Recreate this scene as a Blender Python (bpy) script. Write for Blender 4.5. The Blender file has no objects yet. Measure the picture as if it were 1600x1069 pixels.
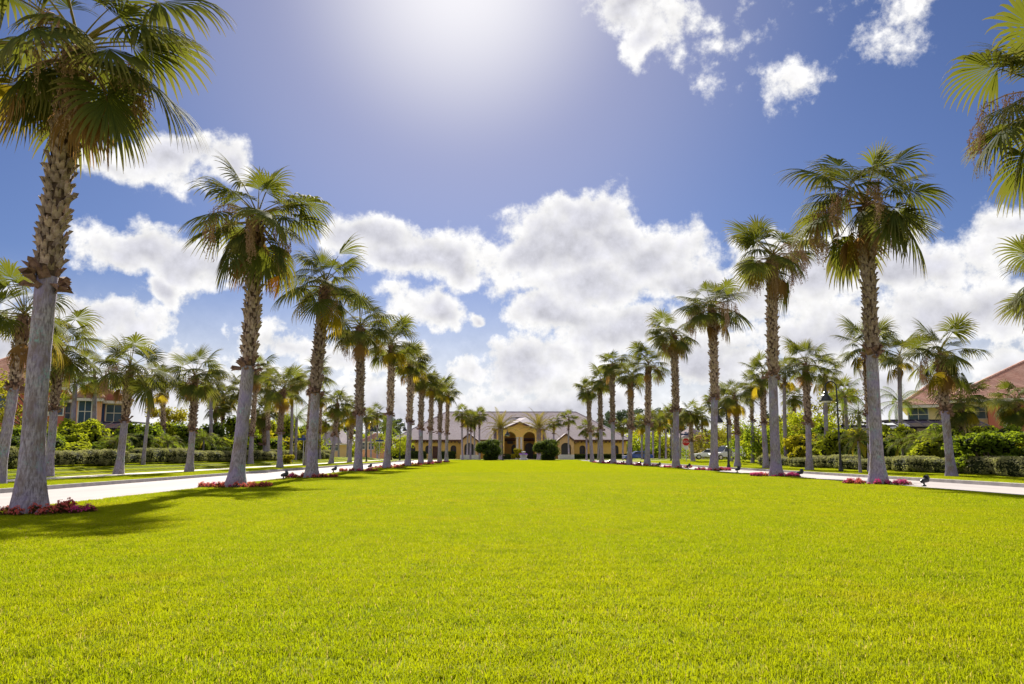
import bpy, math, random
import numpy as np
from mathutils import Vector, Matrix, Euler
R = math.radians
scene = bpy.context.scene
COL = scene.collection
rnd = random.Random(7)

# ------------------------------------------------------------------ camera
PITCH = R(7.94)
FPX = 1244.0
cam = bpy.data.cameras.new('camera')
cam.sensor_width = 36.0
cam.lens = 36.0 * FPX / 1600.0
cam.clip_end = 6000
cam.clip_start = 0.05
cam_o = bpy.data.objects.new('camera', cam)
COL.objects.link(cam_o)
cam_o.location = (0, 0, 1.0)
cam_o.rotation_euler = (R(90) + PITCH, 0, 0)
scene.camera = cam_o

# ------------------------------------------------------------------ sun, sky, exposure
SUN_AZ, SUN_EL = R(-4.0), R(33.0)
SUN = Vector((math.sin(SUN_AZ) * math.cos(SUN_EL), math.cos(SUN_AZ) * math.cos(SUN_EL), math.sin(SUN_EL)))
sl = bpy.data.lights.new('sun', 'SUN')
sl.energy = 5.0
sl.angle = R(0.53)
sl.color = (1.0, 0.93, 0.80)
so = bpy.data.objects.new('sun', sl)
COL.objects.link(so)
so.rotation_euler = SUN.to_track_quat('Z', 'Y').to_euler()
so.location = (0, 60, 60)
scene.view_settings.view_transform = 'Standard'
scene.view_settings.look = 'None'
scene.view_settings.exposure = 1.2
scene.view_settings.gamma = 1.0
SKY_STRENGTH = 0.05
CLOUD_GAIN = 0.45
SKY_TINT = (.35, .40, .58)


class NT:
    """small helper for node trees"""
    def __init__(s, nt):
        s.nt = nt

    def n(s, t, **kw):
        nd = s.nt.nodes.new(t)
        for k, v in kw.items():
            setattr(nd, k, v)
        return nd

    def put(s, sock, v):
        if v is None:
            return
        if hasattr(v, 'links'):
            s.nt.links.new(v, sock)
        else:
            sock.default_value = v

    def math(s, op, a, b=None, c=None, clamp=False):
        nd = s.n('ShaderNodeMath', operation=op, use_clamp=clamp)
        s.put(nd.inputs[0], a); s.put(nd.inputs[1], b); s.put(nd.inputs[2], c)
        return nd.outputs[0]

    def vmath(s, op, a, b=None):
        nd = s.n('ShaderNodeVectorMath', operation=op)
        s.put(nd.inputs[0], a); s.put(nd.inputs[1], b)
        return nd.outputs['Value'] if op in ('LENGTH', 'DOT_PRODUCT', 'DISTANCE') else nd.outputs['Vector']

    def noise(s, vec, scale, detail=4.0, rough=0.55, lac=2.0, dist=0.0):
        nd = s.n('ShaderNodeTexNoise')
        s.put(nd.inputs['Vector'], vec)
        nd.inputs['Scale'].default_value = scale
        nd.inputs['Detail'].default_value = detail
        nd.inputs['Roughness'].default_value = rough
        nd.inputs['Lacunarity'].default_value = lac
        nd.inputs['Distortion'].default_value = dist
        return nd.outputs['Fac']

    def ramp(s, fac, a, b, lo=0.0, hi=1.0, smooth=True):
        nd = s.n('ShaderNodeMapRange', interpolation_type='SMOOTHSTEP' if smooth else 'LINEAR')
        s.put(nd.inputs[0], fac)
        for i, v in enumerate((a, b, lo, hi)):
            s.put(nd.inputs[i + 1], v)
        return nd.outputs[0]

    def mix(s, fac, a, b, blend='MIX'):
        nd = s.n('ShaderNodeMix', data_type='RGBA', blend_type=blend)
        s.put(nd.inputs[0], fac)
        s.put(nd.inputs[6], a if hasattr(a, 'links') else (*a, 1))
        s.put(nd.inputs[7], b if hasattr(b, 'links') else (*b, 1))
        return nd.outputs[2]


# clouds seen in the photograph: (azimuth, elevation, half width, half height, weight) in degrees
CLOUDS = [
    # the big central cumulus, towering to the right
    (4.2, 14.7, 6.8, 2.9, 1.0), (6.2, 16.8, 4.2, 2.2, 1.0), (1.6, 15.0, 2.8, 2.2, 1.0), (9.8, 13.8, 4.6, 2.4, 1.0), (7.6, 15.4, 3.4, 2.5, 1.0), (12.5, 11.8, 4.0, 2.0, .95), (6.0, 12.2, 7.0, 2.2, .95),
    # left of it
    (-7.0, 14.2, 5.0, 2.1, 1.0), (-10.5, 15.3, 3.6, 1.6, 1.0), (-4.6, 13.8, 3.2, 2.1, 1.0), (-6.3, 10.0, 2.8, 1.5, .9), (-2.4, 9.6, 1.1, .7, .8),
    # low banks under the central one
    (3.5, 9.9, 5.0, 1.8, 1.0), (0.5, 6.2, 6.0, 2.2, 1.0), (8.0, 8.6, 6.0, 2.6, 1.0), (3.0, 3.0, 12.0, 2.6, 1.0), (-8.0, 2.6, 9.0, 2.4, .9),
    # right
    (21.0, 12.6, 6.5, 2.6, 1.0), (27.5, 12.2, 4.8, 2.6, 1.0), (16.5, 10.6, 5.0, 2.2, .95), (30.0, 8.6, 6.0, 2.2, .9), (22.0, 7.8, 8.0, 2.4, .95), (20.0, 3.8, 12.0, 2.6, .9), (34., 4.5, 6., 2.5, .9),
    # left
    (-25.5, 12.9, 4.3, 1.7, 1.0), (-22.5, 12.3, 4.2, 1.8, 1.0), (-24.0, 10.4, 2.6, 1.3, .9), (-23.0, 19.4, 4.2, 1.9, .95), (-20.0, 19.8, 2.2, 1.7, .85), (-27, 18.6, 2.4, 1.2, .6), (-24.0, 4.2, 9.0, 2.6, .9), (-33., 6.5, 5., 2.4, .9), (-16, 7.0, 5.0, 1.5, .7),
    (-28, 8.2, 6, 1.6, .8), (-10, 6.6, 5, 1.6, .85), (13.5, 6.4, 6, 2, .9), (33, 13.5, 4, 1.8, .7),
    # high ones
    (8.5, 30.6, 4.2, 2.0, 1.0), (11.0, 28.9, 3.4, 1.5, .7), (18.0, 28.4, 2.6, 1.7, .30), (16.4, 27.2, 2.2, 1.3, .26), (19.6, 24.8, 2.6, 1.9, .34), (28.5, 28.6, 4.2, 2.2, .32), (25.6, 26.8, 1.8, 1.2, .25),
]


def build_world():
    w = bpy.data.worlds.new('World')
    scene.world = w
    w.use_nodes = True
    nt = w.node_tree
    nt.nodes.clear()
    h = NT(nt)
    out = h.n('ShaderNodeOutputWorld')
    sky = h.n('ShaderNodeTexSky')
    sky.sky_type = 'NISHITA'
    sky.sun_disc = False
    sky.sun_elevation = SUN_EL
    sky.sun_rotation = SUN_AZ
    sky.altitude = 0
    sky.air_density = 1.0
    sky.dust_density = 0.5
    sky.ozone_density = 3.0
    bg = h.n('ShaderNodeBackground')
    bg.inputs[1].default_value = SKY_STRENGTH
    d = h.n('ShaderNodeTexCoord').outputs['Generated']
    d = h.vmath('NORMALIZE', d)
    # the air around the sun is milky, as in the photograph (thin high haze that scatters forward)
    cs = h.vmath('DOT_PRODUCT', d, tuple(SUN))
    ang = h.math('MULTIPLY', h.math('ARCCOSINE', h.math('MINIMUM', cs, 0.99999)), 57.2958)
    halo = h.ramp(ang, 14.0, 0.5)
    wide = h.ramp(ang, 27.0, 2.0)
    tint = h.mix(1.0, sky.outputs[0], SKY_TINT, 'MULTIPLY')
    milk = h.mix(h.math('MULTIPLY', wide, 0.75), tint, (3.7, 3.65, 4.9))
    milk = h.mix(h.math('MULTIPLY', h.math('POWER', halo, 1.3), 0.92), milk, (8.6, 8.5, 8.8))
    nt.links.new(milk, bg.inputs[0])
    # clouds
    sep = h.n('ShaderNodeSeparateXYZ')
    nt.links.new(d, sep.inputs[0])
    az = h.math('MULTIPLY', h.math('ARCTAN2', sep.outputs[0], sep.outputs[1]), 57.2958)
    el = h.math('MULTIPLY', h.math('ARCSINE', sep.outputs[2]), 57.2958)
    warp = h.n('ShaderNodeTexNoise')
    nt.links.new(d, warp.inputs['Vector'])
    warp.inputs['Scale'].default_value = 14
    warp.inputs['Detail'].default_value = 3
    wv = h.vmath('SUBTRACT', warp.outputs['Color'], (.5, .5, .5))
    wv = h.vmath('MULTIPLY', wv, (7.0, 4.6, 0))
    comb = h.n('ShaderNodeCombineXYZ')
    nt.links.new(az, comb.inputs[0]); nt.links.new(el, comb.inputs[1])
    p = h.vmath('ADD', comb.outputs[0], wv)
    m = None
    for (a, e, ra, re, wt) in CLOUDS:
        v = h.vmath('MULTIPLY', h.vmath('SUBTRACT', p, (a, e, 0)), (1 / (ra * 1.12), 1 / (re * 1.18), 0))
        f = h.math('MULTIPLY_ADD', h.vmath('LENGTH', v), -wt, wt)
        m = f if m is None else h.math('SMOOTH_MAX', m, f, 0.22)

    # unseen broken cumulus added all round and overhead to raise the ambient light
    gen = h.math('MULTIPLY', h.math('SUBTRACT', h.noise(h.vmath('MULTIPLY', d, (1, 1, 1.9)), 2.6, 3, .5), .44), 5.0)
    gen = h.math('MINIMUM', gen, .9)
    off = h.ramp(h.math('MAXIMUM', h.math('ABSOLUTE', az), h.math('ADD', el, 3.0)), 37, 44)
    m = h.math('ADD', m, h.math('MULTIPLY', off, h.math('ADD', h.math('MAXIMUM', gen, -1.0), h.math('MULTIPLY', h.math('MINIMUM', h.math('MAXIMUM', m, -50), 0), -1.0))))

    def detail(vec):
        f = h.noise(vec, 15, 10, 0.60)
        f2 = h.noise(vec, 52, 7, 0.66)
        return h.math('ADD', h.math('MULTIPLY', h.math('SUBTRACT', f, .5), 1.9), h.math('MULTIPLY', h.math('SUBTRACT', f2, .5), 1.0))
    n0 = detail(d)
    n1 = detail(h.vmath('ADD', d, tuple(Vector((-.001, -.004, .012)))))
    dens = h.math('ADD', h.math('MULTIPLY', m, 1.15), n0)
    alpha = h.ramp(dens, -0.02, 0.50)
    # lit rims, greyer thick hearts
    thick = h.ramp(h.math('ADD', h.math('MULTIPLY', m, 1.2), h.math('MULTIPLY', n0, .55)), 0.30, 1.05)
    rel = h.math('MULTIPLY', h.math('SUBTRACT', n0, n1), 1.2)
    lum = h.math('ADD', h.math('MULTIPLY_ADD', thick, -0.27, 0.98), h.math('MULTIPLY', rel, .30))
    lum = h.math('MAXIMUM', lum, 0.42)
    ccol = h.mix(thick, (1.0, 0.99, 0.975), (0.90, 0.90, 0.99))
    ccol = h.mix(1.0, ccol, (CLOUD_GAIN,) * 3, 'MULTIPLY')
    bg2 = h.n('ShaderNodeBackground')
    nt.links.new(ccol, bg2.inputs[0])
    nt.links.new(lum, bg2.inputs[1])
    # pale haze near the horizon
    haze = h.ramp(el, 13.0, 1.0, 0.0, 0.85)
    alpha = h.math('MAXIMUM', alpha, haze)
    ms = h.n('ShaderNodeMixShader')
    nt.links.new(alpha, ms.inputs[0])
    nt.links.new(bg.outputs[0], ms.inputs[1])
    nt.links.new(bg2.outputs[0], ms.inputs[2])
    nt.links.new(ms.outputs[0], out.inputs[0])
    w.cycles.sampling_method = 'MANUAL'
    w.cycles.sample_map_resolution = 512


build_world()

# ------------------------------------------------------------------ pixel <-> place helpers (photograph pixels, 1600 x 1069)
CP, SP = math.cos(PITCH), math.sin(PITCH)


def at(px, py, Y):
    dx, dy = (px - 800) / FPX, (534.5 - py) / FPX
    t = Y / (CP - dy * SP)
    return Vector((dx * t, Y, 1.0 + (SP + dy * CP) * t))


def ground_pt(px, py, z=0.0):
    dx, dy = (px - 800) / FPX, (534.5 - py) / FPX
    t = (z - 1.0) / (SP + dy * CP)
    return Vector((dx * t, (CP - dy * SP) * t, z))


# ------------------------------------------------------------------ materials
MATS = {}


def new_mat(name):
    m = bpy.data.materials.new(name)
    m.use_nodes = True
    m.node_tree.nodes.clear()
    h = NT(m.node_tree)
    out = h.n('ShaderNodeOutputMaterial')
    MATS[name] = m
    return m, h, out


def surf(name, c1, c2, scale=4.0, rough=0.8, bump=0.0, bscale=None, detail=6, stretch=(1, 1, 1), metal=0.0, spec=0.4, coord='Object', rand=0.0):
    m, h, out = new_mat(name)
    tc = h.n('ShaderNodeTexCoord').outputs[coord]
    v = h.vmath('MULTIPLY', tc, stretch)
    f = h.noise(v, scale, detail, 0.6)
    c = h.mix(h.ramp(f, .32, .68), c1, c2)
    if rand:
        oi = h.n('ShaderNodeObjectInfo')
        hs = h.n('ShaderNodeHueSaturation')
        h.put(hs.inputs['Value'], h.ramp(oi.outputs['Random'], 0, 1, 1 - rand, 1 + rand, False))
        m.node_tree.links.new(c, hs.inputs['Color'])
        c = hs.outputs[0]
    b = h.n('ShaderNodeBsdfPrincipled')
    m.node_tree.links.new(c, b.inputs['Base Color'])
    b.inputs['Roughness'].default_value = rough
    b.inputs['Metallic'].default_value = metal
    b.inputs['Specular IOR Level'].default_value = spec
    if bump:
        bn = h.n('ShaderNodeBump')
        bn.inputs['Strength'].default_value = bump
        bn.inputs['Distance'].default_value = 0.02
        m.node_tree.links.new(h.noise(v, bscale or scale * 4, 5, .6), bn.inputs['Height'])
        m.node_tree.links.new(bn.outputs[0], b.inputs['Normal'])
    m.node_tree.links.new(b.outputs[0], out.inputs[0])
    return m


def leaf(name, c1, c2, trans, tmix=0.45, rough=0.42, tip=None, spec=0.5, nscale=1.3, pos_scale=None):
    """leaf surface: reflecting face plus light let through; 'tip' colours withered tips (mesh attribute)"""
    m, h, out = new_mat(name)
    L = m.node_tree.links
    oi = h.n('ShaderNodeObjectInfo')
    geo = h.n('ShaderNodeNewGeometry')
    f = h.noise(geo.outputs['Position'], pos_scale or nscale, 3, .6)
    k = h.math('ADD', h.math('MULTIPLY', oi.outputs['Random'], .6), h.math('MULTIPLY', h.ramp(f, .3, .7), .4))
    c = h.mix(k, c1, c2)
    t = h.mix(k, trans, tuple(x * 1.25 for x in trans))
    if tip:
        at_ = h.n('ShaderNodeAttribute', attribute_name='tip')
        tf = h.math('MULTIPLY', h.math('POWER', at_.outputs['Fac'], 3.0), .75)
        c = h.mix(tf, c, tip)
        t = h.mix(tf, t, tip)
    b = h.n('ShaderNodeBsdfPrincipled')
    L.new(c, b.inputs['Base Color'])
    b.inputs['Roughness'].default_value = max(rough, .75)
    b.inputs['Specular IOR Level'].default_value = min(spec, .03)
    tr = h.n('ShaderNodeBsdfTranslucent')
    L.new(t, tr.inputs[0])
    ms = h.n('ShaderNodeMixShader')
    ms.inputs[0].default_value = tmix
    L.new(b.outputs[0], ms.inputs[1]); L.new(tr.outputs[0], ms.inputs[2])
    L.new(ms.outputs[0], out.inputs[0])
    return m


leaf('fan_leaf', (.038, .062, .020), (.092, .110, .020), (.135, .150, .012), .38, .38, tip=(.26, .20, .07))
leaf('fan_leaf_yellow', (.16, .15, .012), (.26, .20, .012), (.40, .30, .015), .45, .5, tip=(.30, .17, .03))
leaf('fan_leaf_dead', (.22, .12, .05), (.34, .20, .08), (.34, .19, .06), .35, .8, spec=.1)
leaf('fan_leaf_orange', (.62, .25, .015), (.75, .34, .02), (.80, .34, .02), .45, .8, spec=.1)
leaf('feather_leaf', (.045, .085, .018), (.10, .14, .02), (.18, .24, .015), .40, .4, tip=(.25, .22, .06))
leaf('feather_leaf_yellow', (.20, .20, .015), (.34, .27, .02), (.40, .34, .02), .45, .5)
leaf('date_leaf', (.11, .13, .02), (.20, .16, .02), (.26, .22, .02), .35, .45, tip=(.3, .18, .04))
leaf('shrub_leaf', (.085, .14, .018), (.19, .24, .024), (.25, .32, .014), .42, .36, nscale=2.2)
leaf('shrub_leaf_bright', (.19, .24, .018), (.32, .33, .03), (.38, .42, .015), .42, .42, nscale=2.2)
leaf('shrub_leaf_dark', (.035, .065, .02), (.08, .12, .025), (.13, .17, .018), .35, .36, nscale=2.2)
leaf('shrub_leaf_yellow', (.28, .26, .012), (.40, .34, .02), (.42, .38, .015), .45, .5, nscale=2.2)
leaf('hedge_leaf', (.20, .22, .09), (.42, .38, .22), (.32, .33, .09), .38, .5, nscale=3.0)
leaf('pine_leaf', (.05, .075, .055), (.10, .125, .09), (.08, .11, .05), .3, .6)
leaf('oak_leaf', (.10, .12, .02), (.26, .20, .03), (.30, .28, .02), .42, .5)
leaf('begonia_leaf', (.05, .05, .015), (.12, .05, .03), (.16, .08, .02), .35, .35)
leaf('flower_red', (.52, .07, .06), (.70, .20, .15), (.6, .14, .1), .35, .5, spec=.2)
leaf('flower_pink', (.46, .03, .15), (.66, .10, .30), (.6, .06, .22), .35, .5, spec=.2)
leaf('flower_white', (.60, .50, .42), (.75, .66, .55), (.6, .5, .4), .3, .5, spec=.2)
leaf('flower_purple', (.16, .05, .40), (.30, .12, .55), (.3, .1, .5), .3, .5, spec=.2)
leaf('flower_orange', (.70, .16, .02), (.80, .28, .03), (.7, .25, .03), .35, .5, spec=.2)
surf('petiole', (.16, .15, .04), (.26, .19, .06), 6, .85, spec=.03)
surf('petiole_dead', (.20, .12, .06), (.32, .2, .1), 6, .9, spec=.03)
surf('fruit_strand', (.30, .17, .11), (.48, .31, .20), 20, .8)
surf('boot', (.22, .145, .11), (.46, .35, .28), 9, .85, .5, 40, rand=.3)
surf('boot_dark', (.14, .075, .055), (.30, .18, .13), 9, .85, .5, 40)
surf('fibre', (.06, .036, .026), (.13, .08, .055), 14, .95, .5, 60)
surf('tile_gap_shade', (.24, .11, .085), (.32, .16, .13), 6, .95, spec=.05)  # painted shade for the dark lines between tile courses
surf('twig', (.07, .045, .03), (.13, .09, .06), 12, .9)
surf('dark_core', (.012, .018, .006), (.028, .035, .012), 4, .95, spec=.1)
surf('mulch', (.09, .04, .025), (.19, .09, .055), 40, .95, .6, 120)
surf('black_metal', (.012, .013, .018), (.022, .022, .03), 8, .35, spec=.5)
surf('cage_frame', (.016, .014, .02), (.026, .022, .03), 8, .9, spec=.05)
surf('lamp_glass', (.7, .7, .66), (.8, .8, .76), 3, .3)
surf('kerb_concrete', (.33, .31, .31), (.45, .42, .41), 3, .85, .2, 60)
surf('walk_concrete', (.46, .42, .36), (.58, .53, .45), 2, .85, .2, 60)
surf('stucco_peach', (.80, .40, .24), (.85, .45, .28), 1.2, .9, .3, 90)
surf('stucco_red', (.56, .16, .11), (.62, .19, .13), 1.2, .9, .3, 90)
surf('stucco_cream', (.80, .62, .36), (.85, .68, .42), 1.2, .9, .3, 90)
surf('stucco_yellow', (.86, .54, .14), (.90, .60, .18), .7, .9, .2, 60)
surf('stucco_tan', (.72, .47, .26), (.78, .52, .30), .7, .9, .2, 60)
surf('trim_white', (.68, .62, .58), (.76, .70, .66), 2, .6)
surf('trim_brown', (.10, .045, .03), (.15, .07, .045), 3, .7)
surf('stone_pale', (.55, .52, .56), (.68, .65, .70), 6, .8, .2, 40)
surf('brick_red', (.34, .10, .07), (.42, .15, .11), 8, .9, .3, 40)
surf('sign_red', (.55, .015, .02), (.60, .02, .025), 3, .4)
surf('sign_white', (.75, .75, .75), (.8, .8, .8), 3, .4)
surf('sign_blue', (.012, .035, .16), (.018, .05, .20), 3, .4)
surf('galvanised', (.42, .42, .44), (.52, .52, .54), 8, .45, metal=.6)
surf('car_blue', (.035, .09, .32), (.04, .10, .36), 1, .22, spec=.6)
surf('car_white', (.72, .73, .76), (.78, .78, .80), 1, .22, spec=.6)
surf('tyre', (.015, .015, .017), (.025, .025, .027), 8, .85)
surf('rim', (.4, .4, .42), (.55, .55, .57), 3, .3, metal=.8)
surf('tail_red', (.5, .02, .02), (.55, .03, .03), 3, .25)


def glass(name, col, rough=.06):
    m, h, out = new_mat(name)
    b = h.n('ShaderNodeBsdfPrincipled')
    b.inputs['Base Color'].default_value = (*col, 1)
    b.inputs['Roughness'].default_value = rough
    b.inputs['Specular IOR Level'].default_value = .45
    m.node_tree.links.new(b.outputs[0], out.inputs[0])


glass('window_glass', (.05, .09, .15))
glass('dark_glass', (.03, .03, .04), .35)
glass('car_glass', (.02, .025, .035), .04)


def screen_mat():
    m, h, out = new_mat('insect_screen')
    b = h.n('ShaderNodeBsdfDiffuse')
    b.inputs[0].default_value = (.035, .03, .05, 1)
    t = h.n('ShaderNodeBsdfTransparent')
    ms = h.n('ShaderNodeMixShader')
    ms.inputs[0].default_value = .72
    L = m.node_tree.links
    L.new(t.outputs[0], ms.inputs[1]); L.new(b.outputs[0], ms.inputs[2]); L.new(ms.outputs[0], out.inputs[0])


screen_mat()


def trunk_mat():
    """grey palm trunk: fine vertical cracks, rings, teal and mauve patches"""
    m, h, out = new_mat('palm_trunk')
    L = m.node_tree.links
    tc = h.n('ShaderNodeTexCoord').outputs['Object']
    oi = h.n('ShaderNodeObjectInfo')
    off = h.vmath('ADD', tc, h.vmath('MULTIPLY', oi.outputs['Location'], (3.1, 1.7, 0)))
    fib = h.noise(h.vmath('MULTIPLY', off, (34, 34, 8)), 1.0, 5, .65)
    ring = h.noise(h.vmath('MULTIPLY', off, (2.5, 2.5, 26)), 1.0, 3, .6)
    big = h.noise(off, 1.7, 4, .6)
    c = h.mix(h.ramp(fib, .30, .66), (.145, .12, .135), (.43, .39, .425))
    c = h.mix(h.ramp(ring, .50, .72, 0, .45), c, (.27, .20, .17))
    c = h.mix(h.ramp(big, .42, .66, 0, .65), c, (.28, .23, .42))
    c = h.mix(h.ramp(h.noise(h.vmath('MULTIPLY', off, (2.2, 2.2, .9)), 1.6, 5, .65), .50, .66, 0, .7), c, (.20, .145, .115))
    teal = h.math('MULTIPLY', h.ramp(h.noise(off, 2.4, 3, .6), .52, .70), h.ramp(h.noise(off, 20, 5, .7), .44, .62))
    c = h.mix(h.math('MULTIPLY', teal, .85), c, (.24, .42, .40))
    b = h.n('ShaderNodeBsdfPrincipled')
    L.new(c, b.inputs['Base Color'])
    b.inputs['Roughness'].default_value = .9
    b.inputs['Specular IOR Level'].default_value = .15
    bn = h.n('ShaderNodeBump')
    bn.inputs['Strength'].default_value = .8
    bn.inputs['Distance'].default_value = .025
    L.new(h.math('ADD', fib, h.math('MULTIPLY', ring, .6)), bn.inputs['Height'])
    L.new(bn.outputs[0], b.inputs['Normal'])
    L.new(b.outputs[0], out.inputs[0])


trunk_mat()


def grass_mats():
    for nm, blade in (('grass_blade', True), ('turf', False)):
        m, h, out = new_mat(nm)
        L = m.node_tree.links
        geo = h.n('ShaderNodeNewGeometry')
        pos = geo.outputs['Position']
        big = h.noise(pos, .22, 4, .6)
        mid = h.noise(pos, 1.9, 5, .65)
        fine = h.noise(pos, 7.0, 4, .7)
        c = h.mix(h.ramp(big, .35, .65), (.195, .25, .003), (.25, .275, .003))
        c = h.mix(h.ramp(mid, .45, .68, 0, .6), c, (.11, .165, .004))
        c = h.mix(h.ramp(h.noise(pos, .55, 3, .6), .55, .70, 0, .5), c, (.29, .25, .012))
        c = h.mix(h.ramp(fine, .60, .78, 0, .45), c, (.24, .215, .02))
        bare = h.math('MULTIPLY', h.ramp(h.noise(pos, .9, 2, .5), .66, .72), h.ramp(h.noise(pos, 6, 3, .6), .5, .62))
        c = h.mix(h.math('MULTIPLY', bare, .7), c, (.17, .12, .05))
        tuft = h.noise(pos, 16, 3, .6)
        c = h.mix(h.ramp(tuft, .50, .70, 0, .5), c, (.085, .13, .004))
        if blade:
            a = h.n('ShaderNodeAttribute', attribute_name='shade')
            c = h.mix(h.ramp(a.outputs['Fac'], 0, 1, 0, .8, False), c, (.235, .265, .006))
            c = h.mix(h.ramp(a.outputs['Fac'], .93, .98, 0, .8), c, (.36, .27, .13))
            b = h.n('ShaderNodeBsdfPrincipled')
            L.new(c, b.inputs['Base Color'])
            b.inputs['Roughness'].default_value = .7
            b.inputs['Specular IOR Level'].default_value = .04
            t = h.n('ShaderNodeBsdfTranslucent')
            L.new(h.mix(1.0, c, (1.65, 1.6, 1.0), 'MULTIPLY'), t.inputs[0])
            ms = h.n('ShaderNodeMixShader')
            ms.inputs[0].default_value = .5
            L.new(b.outputs[0], ms.inputs[1]); L.new(t.outputs[0], ms.inputs[2]); L.new(ms.outputs[0], out.inputs[0])
        else:
            c = h.mix(.35, c, (.10, .10, .02))
            b = h.n('ShaderNodeBsdfPrincipled')
            L.new(c, b.inputs['Base Color'])
            b.inputs['Roughness'].default_value = .95
            b.inputs['Specular IOR Level'].default_value = .05
            bn = h.n('ShaderNodeBump')
            bn.inputs['Strength'].default_value = .6
            L.new(h.noise(pos, 60, 3, .7), bn.inputs['Height'])
            L.new(bn.outputs[0], b.inputs['Normal'])
            L.new(b.outputs[0], out.inputs[0])


grass_mats()


def road_mat():
    m, h, out = new_mat('road_concrete')
    L = m.node_tree.links
    pos = h.n('ShaderNodeNewGeometry').outputs['Position']
    f = h.noise(h.vmath('MULTIPLY', pos, (1, .25, 1)), .6, 6, .65)
    g = h.noise(pos, 70, 3, .7)
    c = h.mix(h.ramp(f, .3, .7), (.30, .265, .275), (.385, .35, .35))
    c = h.mix(h.ramp(g, .35, .7, 0, .35), c, (.30, .27, .28))
    c = h.mix(h.ramp(h.noise(h.vmath('MULTIPLY', pos, (2, .12, 1)), .8, 4, .6), .6, .75, 0, .3), c, (.25, .23, .24))
    b = h.n('ShaderNodeBsdfPrincipled')
    L.new(c, b.inputs['Base Color'])
    b.inputs['Roughness'].default_value = .85
    b.inputs['Specular IOR Level'].default_value = .25
    L.new(b.outputs[0], out.inputs[0])


road_mat()


def tile_roof_mat(name, c1, c2, c3):
    m, h, out = new_mat(name)
    L = m.node_tree.links
    tc = h.n('ShaderNodeTexCoord').outputs['Object']
    br = h.n('ShaderNodeTexNoise')
    f = h.noise(h.vmath('MULTIPLY', tc, (3.2, 3.2, 5)), 1, 2, .5)
    g = h.noise(tc, .35, 4, .6)
    c = h.mix(h.ramp(f, .35, .65), c1, c2)
    c = h.mix(h.ramp(g, .45, .75, 0, .6), c, c3)
    b = h.n('ShaderNodeBsdfPrincipled')
    L.new(c, b.inputs['Base Color'])
    b.inputs['Roughness'].default_value = .95
    b.inputs['Specular IOR Level'].default_value = .04
    L.new(b.outputs[0], out.inputs[0])


tile_roof_mat('roof_terracotta', (.58, .31, .25), (.72, .46, .38), (.66, .46, .40))
tile_roof_mat('roof_grey', (.36, .32, .36), (.46, .42, .46), (.40, .37, .38))
tile_roof_mat('roof_pink', (.58, .33, .24), (.68, .44, .35), (.60, .42, .36))


# ------------------------------------------------------------------ mesh collecting
class MB:
    def __init__(s):
        s.v, s.f, s.mi, s.att = [], [], [], []

    def vert(s, p, a=0.0):
        s.v.append(tuple(p)); s.att.append(a)
        return len(s.v) - 1

    def face(s, idx, m=0):
        s.f.append(tuple(idx)); s.mi.append(m)

    def quad(s, a, b, c, d, m=0, att=0.0):
        i = [s.vert(p, att) for p in (a, b, c, d)]
        s.face(i, m)

    def box(s, x0, x1, y0, y1, z0, z1, m=0):
        p = [s.vert(q) for q in ((x0, y0, z0), (x1, y0, z0), (x1, y1, z0), (x0, y1, z0), (x0, y0, z1), (x1, y0, z1), (x1, y1, z1), (x0, y1, z1))]
        for q in ((3, 2, 1, 0), (4, 5, 6, 7), (0, 1, 5, 4), (1, 2, 6, 5), (2, 3, 7, 6), (3, 0, 4, 7)):
            s.face([p[i] for i in q], m)

    def tube(s, pts, rad, sides=6, m=0, cap=True, att=0.0):
        pts = [Vector(p) for p in pts]
        rad = rad if hasattr(rad, '__len__') else [rad] * len(pts)
        rings = []
        for i, p in enumerate(pts):
            t = (pts[min(i + 1, len(pts) - 1)] - pts[max(i - 1, 0)])
            t = t.normalized() if t.length else Vector((0, 0, 1))
            u = t.cross(Vector((0, 1, 0)) if abs(t.y) < .9 else Vector((1, 0, 0))).normalized()
            w = t.cross(u)
            rings.append([s.vert(p + (u * math.cos(a) + w * math.sin(a)) * rad[i], att) for a in (2 * math.pi * k / sides for k in range(sides))])
        for i in range(len(rings) - 1):
            for k in range(sides):
                s.face((rings[i][k], rings[i][(k + 1) % sides], rings[i + 1][(k + 1) % sides], rings[i + 1][k]), m)
        if cap:
            s.face(list(reversed(rings[0])), m); s.face(rings[-1], m)

    def lathe(s, c, prof, sides=16, m=0):
        rings = []
        for (r, z) in prof:
            rings.append([s.vert((c[0] + r * math.cos(a), c[1] + r * math.sin(a), c[2] + z)) for a in (2 * math.pi * k / sides for k in range(sides))])
        for i in range(len(rings) - 1):
            for k in range(sides):
                s.face((rings[i][k], rings[i][(k + 1) % sides], rings[i + 1][(k + 1) % sides], rings[i + 1][k]), m)
        s.face(list(reversed(rings[0])), m); s.face(rings[-1], m)

    def mesh(s, name, mats, smooth=False, attname='tip'):
        me = bpy.data.meshes.new(name)
        me.from_pydata(s.v, [], s.f)
        for x in (mats if isinstance(mats, (list, tuple)) else [mats]):
            me.materials.append(MATS[x])
        me.polygons.foreach_set('material_index', s.mi)
        if smooth:
            me.polygons.foreach_set('use_smooth', [True] * len(s.f))
        if any(s.att):
            a = me.attributes.new(attname, 'FLOAT', 'POINT')
            a.data.foreach_set('value', s.att)
        me.update()
        return me

    def build(s, name, mats, parent=None, loc=(0, 0, 0), smooth=False):
        return link(name, s.mesh(name, mats, smooth), parent, loc)


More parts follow.
